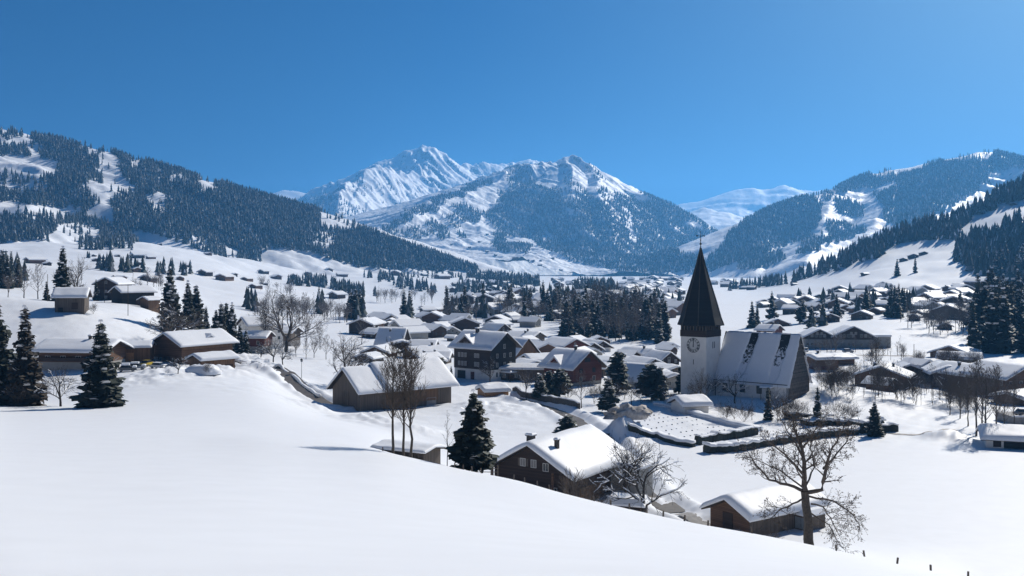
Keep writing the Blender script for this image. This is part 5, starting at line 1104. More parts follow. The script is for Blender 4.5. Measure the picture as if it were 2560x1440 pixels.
# clock on the wide tower face (local -Y)
def disc(cx, cz, r, y, n=40): return [(cx + r * math.cos(2 * math.pi * i / n), y, cz + r * math.sin(2 * math.pi * i / n)) for i in range(n)]
ccx, ccz, cr_ = -3.8, 13.0, 1.95
mb = MB(); mb.loft([disc(ccx, ccz, cr_, -.01), disc(ccx, ccz, cr_, -.07)]); clock = part('clock', mb, M['clock_face'], tower)
mb = MB()
for r0, r1 in ((1.95, 1.86), (1.22, 1.15)):
    o_, i_ = disc(ccx, ccz, r0, -.09), disc(ccx, ccz, r1, -.09); n = len(o_); mb.add(o_ + i_, [(k, (k + 1) % n, n + (k + 1) % n, n + k) for k in range(n)])
ROM = ['XII', 'I', 'II', 'III', 'IIII', 'V', 'VI', 'VII', 'VIII', 'IX', 'X', 'XI']
for h in range(12):
    an = math.pi / 2 - h * math.pi / 6; ur = (math.cos(an), math.sin(an)); ut = (math.sin(an), -math.cos(an))
    def stroke(t0, r0, t1, r1, wd=.07):
        p0 = (ccx + ur[0] * r0 + ut[0] * t0, ccz + ur[1] * r0 + ut[1] * t0); p1 = (ccx + ur[0] * r1 + ut[0] * t1, ccz + ur[1] * r1 + ut[1] * t1)
        dx, dz = p1[0] - p0[0], p1[1] - p0[1]; L = math.hypot(dx, dz); nx, nz = -dz / L * wd, dx / L * wd
        mb.add([(p0[0] - nx, -.095, p0[1] - nz), (p0[0] + nx, -.095, p0[1] + nz), (p1[0] + nx, -.095, p1[1] + nz), (p1[0] - nx, -.095, p1[1] - nz)], [(0, 1, 2, 3)])
    wds = {'I': .17, 'V': .36, 'X': .36}; tot = sum(wds[q] for q in ROM[h]); t0 = -tot / 2
    for q in ROM[h]:
        wq = wds[q]; m_ = t0 + wq / 2
        if q == 'I': stroke(m_, 1.28, m_, 1.82)
        elif q == 'V': stroke(m_, 1.28, m_ - .13, 1.82); stroke(m_, 1.28, m_ + .13, 1.82, .05)
        else: stroke(m_ - .13, 1.28, m_ + .13, 1.82); stroke(m_ + .13, 1.28, m_ - .13, 1.82, .05)
        t0 += wq
part('numerals', mb, M['iron'], clock)
mb = MB(); mb.add([(ccx - .13, -.12, ccz - .5), (ccx + .13, -.12, ccz - .5), (ccx + .06, -.12, ccz + 1.6), (ccx - .06, -.12, ccz + 1.6)], [(0, 1, 2, 3)])
mb.add([(ccx - .17, -.11, ccz - .35), (ccx + .10, -.11, ccz - .4), (ccx + .16, -.11, ccz + 1.0), (ccx - .02, -.11, ccz + 1.05)], [(0, 1, 2, 3)]); part('hands', mb, M['iron'], clock)
mb = MB(); mb.box(-3.9, -3.7, -.02, .05, 8.0, 9.3); part('slit_window', mb, M['glass'], tower)
for yy in (3.4, 4.3): mb = MB(); mb.box(-.05, .03, yy - .16, yy + .16, 12.2, 13.9); part('slit_window', mb, M['glass'], tower)
# nave
x0, x1, y0, y1, he, zr = .02, 20.8, 4.4, 16.2, 4.9, 16.0; ym = (y0 + y1) / 2
mb = MB(); mb.add([(x0, y0, -3), (x1 - .3, y0, -3), (x1 - .3, y1, -3), (x0, y1, -3), (x0, y0, he), (x1 - .3, y0, he), (x1 - .3, y1, he), (x0, y1, he)], [(0, 3, 2, 1), (0, 1, 5, 4), (1, 2, 6, 5), (2, 3, 7, 6), (3, 0, 4, 7), (4, 5, 6, 7)])
nave = part('nave', mb, M['plaster'], church)
mb = MB(); mb.add([(x1 - .3, y0, he + .01), (x1 - .3, y1, he + .01), (x1 - .3, ym, zr - .3), (x0, y0, he + .01), (x0, y1, he + .01), (x0, ym, zr - .3)], [(0, 1, 2), (5, 4, 3), (0, 2, 5, 3), (1, 4, 5, 2)]); part('attic', mb, M['wood_dark'], nave)
mb = MB(); mb.add([(x1 - .29, y0 - .1, -3), (x1, y0 - .1, -3), (x1, y1 + .1, -3), (x1 - .29, y1 + .1, -3), (x1 - .29, y0 - .1, he), (x1, y0 - .1, he), (x1, y1 + .1, he), (x1 - .29, y1 + .1, he), (x1 - .29, ym, zr - .1), (x1, ym, zr - .1)],
    [(0, 1, 5, 4), (1, 2, 6, 9, 5), (2, 3, 7, 6), (3, 0, 4, 8, 7), (4, 5, 9, 8), (6, 7, 8, 9)]); part('gable_wall', mb, M['stone'], nave)
sl = (zr - he) / (ym - y0); ov = .8
def slab(u0, u1, t0, t1, sd, o0=0.0, o1=.25):      # piece of roof between u0..u1 along the ridge, t0..t1 from ridge (0) to eave (1)
    yy = lambda t: ym + sd * t * (ym - y0 + ov) ; zz = lambda t: zr - t * (ym - y0 + ov) * sl
    return [(u0, yy(t0), zz(t0) + o0), (u1, yy(t0), zz(t0) + o0), (u1, yy(t1), zz(t1) + o0), (u0, yy(t1), zz(t1) + o0), (u0, yy(t0), zz(t0) + o1), (u1, yy(t0), zz(t0) + o1), (u1, yy(t1), zz(t1) + o1), (u0, yy(t1), zz(t1) + o1)]
FS = [(0, 1, 2, 3), (7, 6, 5, 4), (0, 4, 5, 1), (1, 5, 6, 2), (2, 6, 7, 3), (3, 7, 4, 0)]
mb = MB(); mb.add(slab(x0, x1 + .35, 0, 1, -1), FS); mb.add(slab(x0, x1 + .35, 0, 1, 1), [tuple(reversed(f)) for f in FS]); nr = part('roof', mb, M['patchy'], nave)
# sheets of snow between the two bare strips on the lit-from-behind slope
def snow_sheet(ul, ur, sd, th=.5, seed=1):
    nu, nt = 14, 24; T = np.linspace(0, 1, nt); V = []
    el = [ul(t) + .25 * fbm(np.array(t * 9.0), np.array(seed + .5), 3, seed) for t in T]; er = [ur(t) + .25 * fbm(np.array(t * 9.0), np.array(seed + 3.5), 3, seed) for t in T]
    mbs = MB()
    for lay in (1, 0):
        for k, t in enumerate(T):
            for i in range(nu):
                q = i / (nu - 1); u = float(el[k]) * (1 - q) + float(er[k]) * q
                ed = (1 - abs(2 * q - 1) ** 8) * (1 - max(0, (t - .9) * 10) ** 3) * (1 - .6 * max(0, (.06 - t) / .06))
                h = (.27 + th * (.25 + .75 * max(0, ed)) * (1 + .15 * float(fbm(np.array(u * .6), np.array(t * 8.0), 2, seed)))) if lay else .253
                yy = ym + sd * t * (ym - y0 + ov + .15); zz = zr - t * (ym - y0 + ov + .15) * sl + h
                mbs.v.append((u, yy, zz))
    n0 = nu * nt
    for k in range(nt - 1):
        for i in range(nu - 1):
            b = k * nu + i; f = (b, b + 1, b + nu + 1, b + nu); mbs.f.append(f if sd > 0 else f[::-1]); mbs.m.append(0)
    rim = [k for k in range(nu)] + [k * nu + nu - 1 for k in range(1, nt)] + [(nt - 1) * nu + i for i in range(nu - 2, -1, -1)] + [k * nu for k in range(nt - 2, 0, -1)]
    for b, c in zip(rim, rim[1:] + rim[:1]): mbs.f.append((b, c, c + n0, b + n0)); mbs.m.append(0)
    part('snow_cover', mbs, M['roof_snow'], nr, True)
snow_sheet(lambda t: .15, lambda t: 7.6 - 1.7 * t if t < .78 else 6.27 + (t - .78) * 6, -1, .5, 2)
snow_sheet(lambda t: 9.9 - 2.2 * t if t < .78 else 8.18 - (t - .78) * 8, lambda t: 16.0 - 1.0 * t if t < .8 else 15.3 + (t - .8) * 6, -1, .5, 3)
snow_sheet(lambda t: 18.5 - .9 * t if t < .8 else 17.8 - (t - .8) * 6, lambda t: 21.2, -1, .5, 4)
snow_sheet(lambda t: .15, lambda t: 21.2, 1, .5, 5)
for u in (3.0, 8.0, 12.6):
    mb = MB(); n = 10
    def arch(wd, hh, y_): return [(u - wd, y_, 1.2), (u + wd, y_, 1.2)] + [(u + wd * math.cos(math.pi * k / n), y_, 1.2 + hh - wd + wd * math.sin(math.pi * k / n)) for k in range(n + 1)]
    mb.loft([arch(.75, 3.0, y0 + .02), arch(.75, 3.0, y0 - .05)], 1)
    mb.loft([arch(.58, 2.75, y0 - .051), arch(.58, 2.75, y0 - .07)], 0); mb.box(u - .04, u + .04, y0 - .1, y0 - .071, 1.3, 3.9, 1); mb.box(u - .55, u + .55, y0 - .1, y0 - .071, 2.5, 2.58, 1)
    part('arched_window', mb, [M['glass'], M['stone']], nave)
mb = MB(); mb.box(13.9, 16.6, y0 - 2.2, y0 - .01, 2.9, 3.05); mb.box(14.0, 14.12, y0 - 2.1, y0 - 1.98, -1, 2.9); mb.box(16.4, 16.52, y0 - 2.1, y0 - 1.98, -1, 2.9); pc = part('porch', mb, M['wood_dark'], nave)
mb = MB(); mb.rbox(13.8, 16.7, y0 - 2.3, y0 - .011, 3.051, 3.6, .25); part('snow_cover', mb, M['roof_snow'], pc)
mb = MB(); mb.box(14.6, 15.9, y0 - .06, y0 - .011, -.5, 2.2); part('door', mb, M['wood_dark'], nave)
mb = MB(); mb.box(.1, x1 - .2, y0 - .95, y0 - .82, he - .95, he - .78); mb.box(.2, .34, y0 - .15, y0 - .011, -1, he - .8); mb.box(x1 - .7, x1 - .56, y0 - .15, y0 - .012, -1, he - .8); part('gutter', mb, M['iron'], nave)
# ------------------------------------------------------------------ roads, walls, cemetery, small things
def strip(name, pts, w, m, lift, n=120):
    P = np.array(pts, float); d = np.r_[0, np.cumsum(np.hypot(*np.diff(P, axis=0).T))]; s = np.linspace(0, d[-1], n)
    X = np.interp(s, d, P[:, 0]); Y = np.interp(s, d, P[:, 1]); X = gsm(X[None], 3, 1)[0]; Y = gsm(Y[None], 3, 1)[0]
    tx, ty = np.gradient(X), np.gradient(Y); L = np.hypot(tx, ty); nx, ny = -ty / L, tx / L
    V = np.zeros((n, 7, 3))
    zc = np.array([max(float(G(X[i] + nx[i] * q, Y[i] + ny[i] * q)) for q in (-w * .6, -w * .3, 0, w * .3, w * .6)) for i in range(n)]); zc = gsm(zc[None], 2, 1)[0] + lift
    for j, q in enumerate(np.linspace(-1, 1, 7)):
        V[:, j] = np.stack([X + nx * w * q, Y + ny * w * q, zc], -1)
    return tag(link(name, grid_mesh(name, V, [M[m]])), kind='structure')
strip('road', ROADS[0]['pts'], 2.7, 'asphalt', .04)
strip('road', ROADS[1]['pts'][:9], 1.9, 'asphalt', .04)
strip('path', ROADS[1]['pts'][8:], 1.3, 'concrete', .03)
strip('road', [gpt(960, 655), gpt(1100, 650), gpt(1250, 655), gpt(1400, 640), gpt(1480, 600)], 2.6, 'dirt', .05)
strip('path', [gpt(2185, 213), gpt(2260, 210), gpt(2340, 207), gpt(2400, 205)], .8, 'dirt', .03)  # ploughed path at the bank foot; its greyish shadow is painted as strip colour
strip('road', [gpt(1990, 392), gpt(2080, 384), gpt(2200, 378), gpt(2300, 372)], 2.2, 'dirt', .05)
def run_wall(name, label, cat, pts, w, h, m, snow, seed=0, lump=0.0, snowm='roof_snow', n=None):
    """a wall or hedge following the ground, with its cap of snow"""
    P = np.array(pts, float); d = np.r_[0, np.cumsum(np.hypot(*np.diff(P, axis=0).T))]; n = n or max(12, int(d[-1] / (.35 if lump > .22 else .8))); s = np.linspace(0, d[-1], n)
    X = np.interp(s, d, P[:, 0]); Y = np.interp(s, d, P[:, 1]); tx, ty = np.gradient(X), np.gradient(Y); L = np.hypot(tx, ty); nx, ny = -ty / L, tx / L
    o = thing(name, label, cat, (float(X[0]), float(Y[0]), float(G(X[0], Y[0])))); z0 = o.location.z
    g = G(X, Y); hh = h * (1 + .5 * lump * fbm(s / 1.3, s * 0 + seed, 4, seed)); ww = w * (1 + lump * .8 * fbm(s / .9, s * 0 + seed + 9, 4, seed))
    def body(wf, zb, zt, rnd):
        rings = []
        for i in range(n):
            r = []
            for (q, z) in ((-1, 0), (-1, .75), (-.75 if rnd else -1, 1), (.75 if rnd else 1, 1), (1, .75), (1, 0)):
                k = wf[i] * q; r.append((X[i] + nx[i] * k - X[0], Y[i] + ny[i] * k - Y[0], g[i] + zb[i] + (zt[i] - zb[i]) * z - z0))
            rings.append(r)
        mb = MB(); mb.loft(rings); return mb
    part('body', body(ww, hh * 0 - .6, hh, lump > 0), M[m], o)
    if snow: part('snow_cap', body(ww * 1.25, hh + .002, hh + snow * (1 + .22 * fbm(s / 3.1, s * 0 + seed + 4, 3, seed + 2)), True), M[snowm], o, True)
    return o
run_wall('stone_wall', 'dark stone wall along the lane left of the cemetery', 'wall', [gpt(1283, 268), gpt(1340, 256), gpt(1400, 244), gpt(1448, 234)], .3, 1.3, 'wallstone', .2, 2)
run_wall('retaining_wall', 'low dark wall along the ploughed road beside the barn', 'wall', [gpt(590, 288), gpt(660, 276), gpt(720, 262), gpt(800, 243)], .3, .9, 'wallstone', .8, 5)
# cemetery: hedges round a sloping field of snowed-in graves
E = lambda px, py: tuple(hit(px, py, 150)[:2])
CA, CB, CC_, CD = E(1515, 1038), E(1625, 1012), E(1905, 1085), E(1735, 1112)
run_wall('hedge', 'snow capped clipped hedge on the near edge of the cemetery', 'hedge', [E(1570, 1068), E(1640, 1092), E(1735, 1118)], .55, .75, 'hedge', .5, 11, .3)
run_wall('hedge', 'dark hedge crossing the lower end of the cemetery', 'hedge', [E(1742, 1112), E(1800, 1100), E(1890, 1086)], .6, 1.5, 'hedge', .3, 12, .3)
run_wall('hedge', 'long snow topped hedge bordering the white field below the cemetery', 'hedge', [E(1765, 1132), E(1850, 1126), E(1950, 1108), E(2050, 1094), E(2140, 1085)], .9, 1.25, 'hedge', .55, 13, .35)
run_wall('hedge', 'dense dark hedge at the right end beside the lone small spruce', 'hedge', [E(2145, 1083), E(2175, 1080), E(2200, 1076)], 1.0, 2.3, 'hedge', .5, 14, .4)
run_wall('hedge', 'short clipped hedge alone right of the small spruce', 'hedge', [E(2200, 1080), E(2242, 1078)], .7, 1.5, 'hedge', .3, 15, .3)
run_wall('hedge', 'broad snow covered hedge behind the long hedge', 'hedge', [E(2010, 1062), E(2080, 1060), E(2150, 1066)], 1.6, 1.2, 'hedge', .5, 16, .4)
run_wall('hedge', 'upper dark hedge between the cemetery and the church spruces', 'hedge', [E(1960, 1046), E(2030, 1050), E(2085, 1056)], .6, 1.3, 'hedge', .4, 17, .3)
run_wall('snow_bank', 'straight snow bank along the far side of the cemetery', 'snow bank', [E(1640, 1012), E(1700, 1026), E(1790, 1052), E(1900, 1078)], .9, .5, 'snow', .5, 18, .2)
GS = MB(); GS.rbox(-.28, .28, -.09, .09, -.3, .42, .08); gsm_ = GS.mesh('gravestone', [M['wallstone']])
GC = MB(); GC.rbox(-.30, .30, -.14, .12, .36, .52, .08); gcap = GC.mesh('snow_cap', [M['roof_snow']])
rg = random.Random(5); cnt = 0
def lerp2(a, b, t): return (a[0] + (b[0] - a[0]) * t, a[1] + (b[1] - a[1]) * t)
for i in range(10):
    for j in range(11):
        u = (i + .5) / 10; v = (j + .5 + rg.uniform(-.1, .1)) / 11
        if rg.random() < .12: continue
        x, y = lerp2(lerp2(CA, CB, v), lerp2(CD, CC_, v), u * .96)
        o = link('gravestone', gsm_, None, (x, y, float(G(x, y)) - rg.uniform(.15, .30)), rg.uniform(-.15, .15) - .5); o.scale = (1, 1, rg.uniform(.7, 1.0)); o.scale = (.6, .6, o.scale[2] * .9)
        tag(o, 'small snowed in gravestone in the rows of the walled cemetery', 'gravestone', 'gravestones in the cemetery rows'); link('snow_cap', gcap, o)
x, y = gpt(1570, 201); heap('snow_heap', 'dirty ploughed snow heap beside the lane and cemetery', 'snow heap', x, y, 4.2, 1.9, 1.9, 'dirt', 7, .5)
# fence posts along the brow of the near slope
pm = MB(); pm.box(-.06, .06, -.06, .06, -.6, 1.0); pmesh = pm.mesh('fence_post', [M['wood_grey']])
prv = None
for k, px in enumerate([957, 1136, 1158, 1180, 1203, 1228, 1284, 1312, 1343, 1374, 1412, 1485, 1527, 1573, 1658, 1711, 1770, 1880, 2091, 2161, 2243, 2327, 2420, 2510]):
    dd = rows[(rows > 68) & (rows < 118)]; yp = HY - F * G((px - 1280) / F * dd, dd) / dd; kk = int(np.argmin(np.where(dd < 108, yp, 9e9)))
    d = dd[kk] - (1.0 if px < 1900 else 3 + (px - 2091) * .006); x, y, z = on(px, d)
    o = link('fence_post', pmesh, None, (x, y, z)); o.rotation_euler = (R(rg.uniform(-5, 5)), R(rg.uniform(-7, 7)), rg.uniform(0, 1)); o.scale = (.9, .9, rg.uniform(.75, 1.0) * .55)
    tag(o, 'short grey wooden post of the fence line along the brow of the near snow slope', 'fence post', 'fence posts along the brow of the slope')
# street lamp, poles
def pole(px, d, h, label, name='utility_pole', lamp=False, r=.11):
    x, y, z = on(px, d); mb = MB(); mb.tube([(0, 0, -.8), (0, 0, h)], [r, r * .7], 7, 0, True)
    if not lamp: o = link(name, mb.mesh(name, [M['bark']]), None, (x, y, z)); return tag(o, label, 'pole')
    o = thing(name, label, 'street lamp', (x, y, z)); part('pole', mb, M['iron'], o)
    mb = MB(); mb.loft([[(r_ * math.cos(q), r_ * math.sin(q), h + z_) for q in np.linspace(0, 6.283, 9)[:-1]] for r_, z_ in ((.12, 0), (.3, .15), (.34, .5), (.2, .62))]); part('lamp_head', mb, M['metal_grey'], o)
    mb = MB(); mb.loft([[(r_ * math.cos(q), r_ * math.sin(q), h + z_) for q in np.linspace(0, 6.283, 9)[:-1]] for r_, z_ in ((.42, .621), (.3, .8), (.05, .95))]); part('lamp_cap', mb, M['iron'], o)
pole(754, 262, 4.2, 'black street lamp beside the ploughed road left of the barn', 'street_lamp', True, .07)
pole(320, 330, 10, 'thin wooden pole on the slope right of the knoll barn'); pole(261, 400, 9, 'wooden pole in front of the house with twin chimneys'); pole(119, 330, 9, 'wooden pole with stay left of the knoll barn')
pole(2285, 330, 9, 'grey pole between the wide brown chalet and the school', r=.13); pole(2511, 420, 24, 'tall floodlight mast in front of the right spruces', 'floodlight_mast', False, .16)
pole(2252, 520, 7, 'slim lamp mast on the white field behind the school', 'lamp_mast', False, .12); pole(2284, 515, 7, 'second slim lamp mast nearer the dark hut behind the school', 'lamp_mast', False, .12)
for k, px in enumerate([607, 642]):
    pass
# cars
def car(label, px, d, rz, paint, snow=0.0, loc=None):
    x, y, z = loc or on(px, d); o = thing('parked_car', label, 'car', (x, y, z + .02), rz)
    mb = MB(); prof = [(-2.1, .35), (-2.15, .75), (-1.95, .92), (-1.2, .98), (1.15, .98), (2.0, .85), (2.15, .6), (2.12, .35)]
    mb.loft([[(p[0], yy, p[1]) for p in prof] for yy in (-.86, -.80, .80, .86)][0:4], 0); part('body', mb, M[paint], o)
    cab = [(-1.7, .981), (-1.35, 1.45), (-.2, 1.52), (.55, 1.45), (1.25, .981)]
    mb = MB(); mb.loft([[(p[0], yy * (1 if p[1] < 1 else .86), p[1]) for p in cab] for yy in (-.78, .78)], 0); cb = part('cabin', mb, M['glass'], o)
    mb = MB(); mb.box(-1.36, .5, -.66, .66, 1.525, 1.56 + snow); part('roof_snow' if snow else 'roof', mb, M['roof_snow'] if snow else M[paint], cb)
    if snow: mb = MB(); mb.rbox(1.2, 2.1, -.8, .8, .99, 1.1 + snow * .6, .12); part('bonnet_snow', mb, M['roof_snow'], o)
    for sx in (-1.35, 1.35):
        for sy in (-1, 1):
            mb = MB(); mb.loft([[(sx + .33 * math.cos(q), sy * yy, .33 + .33 * math.sin(q)) for q in np.linspace(0, 6.283, 13)[:-1]] for yy in (.66, .88)], 0); wh = part('wheel', mb, M['rubber'], o)
            mb = MB(); mb.loft([[(sx + .19 * math.cos(q), sy * yy, .33 + .19 * math.sin(q)) for q in np.linspace(0, 6.283, 11)[:-1]] for yy in (.881, .90)], 0); part('hub', mb, M['metal_grey'], wh)
    return o
car('dark car with snowy roof parked on the concrete terrace', 0, 0, R(8), 'car_dark', .08, (TERR[0] - .3, TERR[1] - .6, TERR[2]))
car('white car parked before the gable of the farm chalet', 397, 246, R(-20), 'car_white', .05)
car('silver car half covered in snow beside the garages', 342, 244, R(10), 'car_silver', .35); car('car buried under snow nearest to the big spruce', 318, 240, R(15), 'car_dark', .5)
car('car under a long snow cap beside the ploughed road', 642, 268, R(-15), 'car_dark', .45); car('car under snow just behind the one beside the road', 617, 276, R(-15), 'car_silver', .5)
car('yellow van parked at the end of the tan garages', 368, 252, R(85), 'car_yellow', .0)
car('small dark car beside the long barn with the rounded roof', 2345, 338, R(5), 'car_dark', .1); car('white car on the lane left of the school', 2015, 400, R(70), 'car_white', .05); car('grey car in the shade before the school front', 2120, 392, R(5), 'car_silver', .05)
# round tank and litter of small things by the farm
x, y, z = on(432, 240); heap('covered_trailer', 'rounded tarpaulin covered trailer beside the timber carport', 'trailer', x, y, 2.2, 1.3, 1.8, 'metal_grey', 9, .1)
x, y, z = on(432, 239.6); heap('snow_heap', 'smooth snow heap in front of the timber carport', 'snow heap', *on(505, 228)[:2], 4.5, 2.5, 1.7, 'snow', 4, .2)
x, y, z = on(582, 262); heap('boulder', 'dark round boulder with snow at the road bend', 'boulder', x, y, .7, .6, 1.0, 'wallstone', 2, .2)
# paddock rail behind the near spruce
o = thing('rail_fence', 'wooden rail fence beside the board shed and thin sapling', 'fence', on(1112, 122)); mb = MB(); mb.tube([(0, 0, 1.0), (3, .2, .9), (6.5, .5, .75)], .05, 5); mb.tube([(0, 0, .5), (3, .2, .4), (6.5, .5, .3)], .05, 5); part('rail', mb, M['wood_grey'], o)
for q in (0, 3, 6.5): mb = MB(); mb.box(q - .06, q + .06, -.06 + q * .07, .06 + q * .07, -.8, 1.15); part('post', mb, M['wood_grey'], o)
# ------------------------------------------------------------------ individual trees
def scaled(meshes, hpx, d, real=None): return hpx * d / F
def T(kind, px, py, hpx, label, cat='spruce', d=None, group=None, idx=0, wide=1.0, name=None, dmin=60, rz=None):
    x, y, z = on(px, d) if d else hit(px, py, dmin)
    h = hpx * y / F
    if kind in ('near', 'brown'): tm, cm = NEARSP if kind == 'near' else BROWN
    elif kind == 'spr': tm, cm = SPR[idx % 4]
    elif kind == 'sprm': tm, cm = SPR_M[idx % 4]
    elif kind == 'pine': tm, cm = PINE[idx % 3]
    else:
        tm, cm, zm = BIG if kind == 'big' else BARE[kind][idx % len(BARE[kind])]; s = h / zm
        o = put_tree(name or 'bare_tree', tm, cm, (x, y, z), rz if rz is not None else (px * 37 % 628) / 100, s * wide, label, cat if cat != 'spruce' else 'bare tree', group, s); return o
    return put_tree(name or ('pine_tree' if kind == 'pine' else 'spruce_tree'), tm, cm, (x, y, z), (px * 37 % 628) / 100, h * wide, label, cat, group, h)
T('spr', 252, 1018, 215, 'big full spruce with snow flecks in front of the low brown chalet', idx=0, d=172, wide=1.25)
T('brown', 62, 1012, 248, 'tall brownish spruce second from the left edge', d=178, wide=1.15)
T('spr', -8, 1010, 258, 'dark spruce cut by the left edge of the picture', idx=2, d=180, wide=1.0)
T('apple', 152, 1014, 95, 'gnarled snowy fruit tree left of the big full spruce', 'fruit tree', d=176, wide=1.1)
T('apple', 110, 1000, 55, 'low snowy fruit tree between brown spruce and gnarled one', 'fruit tree', d=186, idx=1)
T('shrub', 45, 1000, 60, 'pale bushy shrub at the foot of the brownish spruce', 'shrub', d=176, wide=1.6); T('shrub', 20, 995, 50, 'brown shrub under the leftmost spruce', 'shrub', d=180, idx=1, wide=1.5)
T('near', 1184, 1174, 210, 'single dark spruce with upswept boughs left of the dark chalet', d=104, wide=1.15)
T('pine', 1418, 1082, 56, 'round snowy pine bush behind the dark chalet roof', 'pine', d=200, idx=1, wide=1.6)
T('big', 2028, 1352, 372, 'big spreading bare tree beside the small log barn', d=98, rz=0.0, wide=1.0)
T('upright', 981, 1125, 265, 'left one of the three slender bare trees above the board shed', d=108, idx=0, wide=1.0)
T('upright', 1009, 1136, 275, 'middle one of the three slender bare trees above the board shed', d=107, idx=1, wide=.9)
T('upright', 1027, 1142, 262, 'right one of the three slender bare trees above the board shed', d=106, idx=2, wide=1.0)
T('sapling', 1119, 1158, 140, 'thin bare sapling between the board shed and the single spruce', 'sapling', d=106, idx=0)
T('apple', 1606, 1252, 185, 'gnarled bare orchard tree right of the dark chalet', 'fruit tree', d=131, wide=.95, rz=1.0)
T('apple', 1560, 1215, 165, 'leaning bare orchard tree against the right eave of the dark chalet', 'fruit tree', d=140, idx=1, wide=.8)
T('shrub', 1445, 1230, 105, 'twiggy shrub in front of the dark chalet side wall', 'shrub', d=124, idx=0, wide=1.4); T('shrub', 1480, 1238, 60, 'low twiggy shrub below the chalet log wall', 'shrub', d=122, idx=1, wide=1.5)
T('shrub', 1935, 1320, 40, 'low dark shrub at the side wall of the log barn', 'shrub', d=123, idx=2, wide=1.6)
T('spread', 862, 915, 125, 'broad spreading bare tree behind the stepped roof barn', d=268, idx=0, wide=1.25)
T('spread', 716, 868, 150, 'tall snowy bare maple in front of the plain', d=365, idx=1, wide=1.0)
T('upright', 664, 872, 110, 'thin bare tree left of the tall snowy maple', d=355, idx=1)
for k, (px, py, h) in enumerate([(652, 915, 42), (683, 925, 58), (706, 926, 52)]): T('apple', px, py, h, ['leftmost of three low fruit trees on the slope above the road', 'middle of three low fruit trees on the slope above the road', 'rightmost of three low fruit trees on the slope above the road'][k], 'fruit tree', d=[310, 302, 300][k], idx=k)
T('apple', 445, 946, 45, 'small bare garden tree before the timber carport', 'fruit tree', d=222, idx=1); T('shrub', 518, 945, 34, 'brown bush right of the snow heap by the carport', 'shrub', d=226)
T('spr', 157, 745, 138, 'tall lone spruce behind the knoll barn', d=352, idx=3, wide=1.2); T('spread', 190, 740, 105, 'frosty bare tree right of the tall lone spruce', d=358, idx=0, wide=.9); T('mid', 60, 740, 80, 'dense bare tree at the left behind the knoll', d=372, idx=0, wide=1.2); T('mid', 95, 738, 85, 'second dense bare tree at the left behind the knoll', d=368, idx=1, wide=1.1); T('mid', 20, 745, 60, 'bare tree at the left edge behind the knoll', d=360, idx=2)
T('sprm', 116, 740, 50, 'small dark spruce left of the knoll barn', d=345); T('sprm', 240, 735, 55, 'small spruce between knoll barn and dark house', d=420, idx=1); T('shrub', 232, 768, 26, 'bare bush at the right wall of the knoll barn', 'shrub', d=311, wide=1.3)
T('spread', 440, 860, 110, 'low spreading snowy tree below the three left spruces', d=298, idx=1, wide=1.5)
for k, (px, py, h, d) in enumerate([(425, 850, 165, 330), (470, 850, 150, 335), (490, 845, 145, 345), (515, 830, 95, 350), (553, 860, 125, 330), (580, 865, 130, 322), (566, 850, 120, 345), (545, 850, 80, 320), (600, 875, 85, 312), (615, 880, 70, 308), (540, 815, 85, 365)]):
    T('spr', px, py, h, 'snow dusted spruce in the clump behind the farm chalet', d=d, idx=k, group='spruces behind the farm chalet')
for k, (px, h, d) in enumerate([(765, 75, 400), (800, 70, 390), (785, 55, 350), (815, 60, 345), (765, 50, 340), (740, 45, 345), (905, 70, 430), (640, 70, 430)]): T('mid', px, 0, h, 'brownish bare tree in the thicket right of the tall snowy maple', d=d, idx=k, group='bare trees behind the maple')
# garden between guesthouse, cemetery and church
gar = [('pine', 1372, 985, 62, 0), ('pine', 1350, 1000, 68, 2), ('pine', 1400, 992, 75, 1), ('sprm', 1340, 990, 48, 3), ('pine', 1545, 980, 108, 0), ('pine', 1520, 1032, 92, 2), ('pine', 1628, 1000, 96, 1), ('pine', 1706, 985, 74, 0), ('pine', 1650, 985, 70, 2), ('sprm', 1475, 950, 50, 1), ('pine', 1440, 940, 44, 1), ('sprm', 1920, 1050, 85, 3), ('sprm', 2044, 1062, 98, 3), ('spr', 2186, 1090, 88, 2), ('pine', 1205, 940, 60, 0), ('sprm', 1128, 955, 40, 1), ('pine', 1100, 955, 65, 1)]
glab = ['snow laden pine in the garden below the red chalet', 'dark conifer at the left end of the garden wall', 'very white snowy pine before the red chalet', 'narrow dark conifer by the lane wall', 'large pine in front of the white house', 'snow clumped pine at the upper corner of the cemetery', 'dark pine left of the church tower', 'pine at the foot of the church tower', 'pine between dark pine and church tower', 'small spruce behind the corner of the red chalet', 'low pine against the red chalet wall', 'slim dark spruce before the church porch', 'slim dark spruce right of the church gable', 'lone dense spruce at the end of the long hedge', 'snowy pine before the guesthouse door', 'small dark conifer left of the guesthouse', 'big snowy shrub pine left of the guesthouse']
for (k, px, py, h, i), lb in zip(gar, glab): T(k, px, py, h, lb, 'pine' if k == 'pine' else 'spruce', idx=i, wide=1.15, dmin=150)
for k, (kind, px, py, h, lb) in enumerate([('mid', 1453, 1020, 92, 'bare garden tree below the red chalet'), ('mid', 1578, 1020, 75, 'bare garden tree above the cemetery'), ('spread', 1752, 1015, 85, 'snowy bare tree before the church tower'), ('apple', 1837, 1008, 70, 'dark bare tree in the blue shade of the nave'), ('spread', 1225, 955, 60, 'snowy bare tree before the guesthouse front'), ('mid', 1316, 1000, 75, 'brown bare tree at the left end of the lane wall'), ('upright', 2190, 965, 115, 'tall dark bare tree in front of the wide brown chalet'), ('mid', 1100, 960, 50, 'bare shrub tree left of the guesthouse')]):
    T(kind, px, py, h, lb, d=None, idx=k, dmin=180)
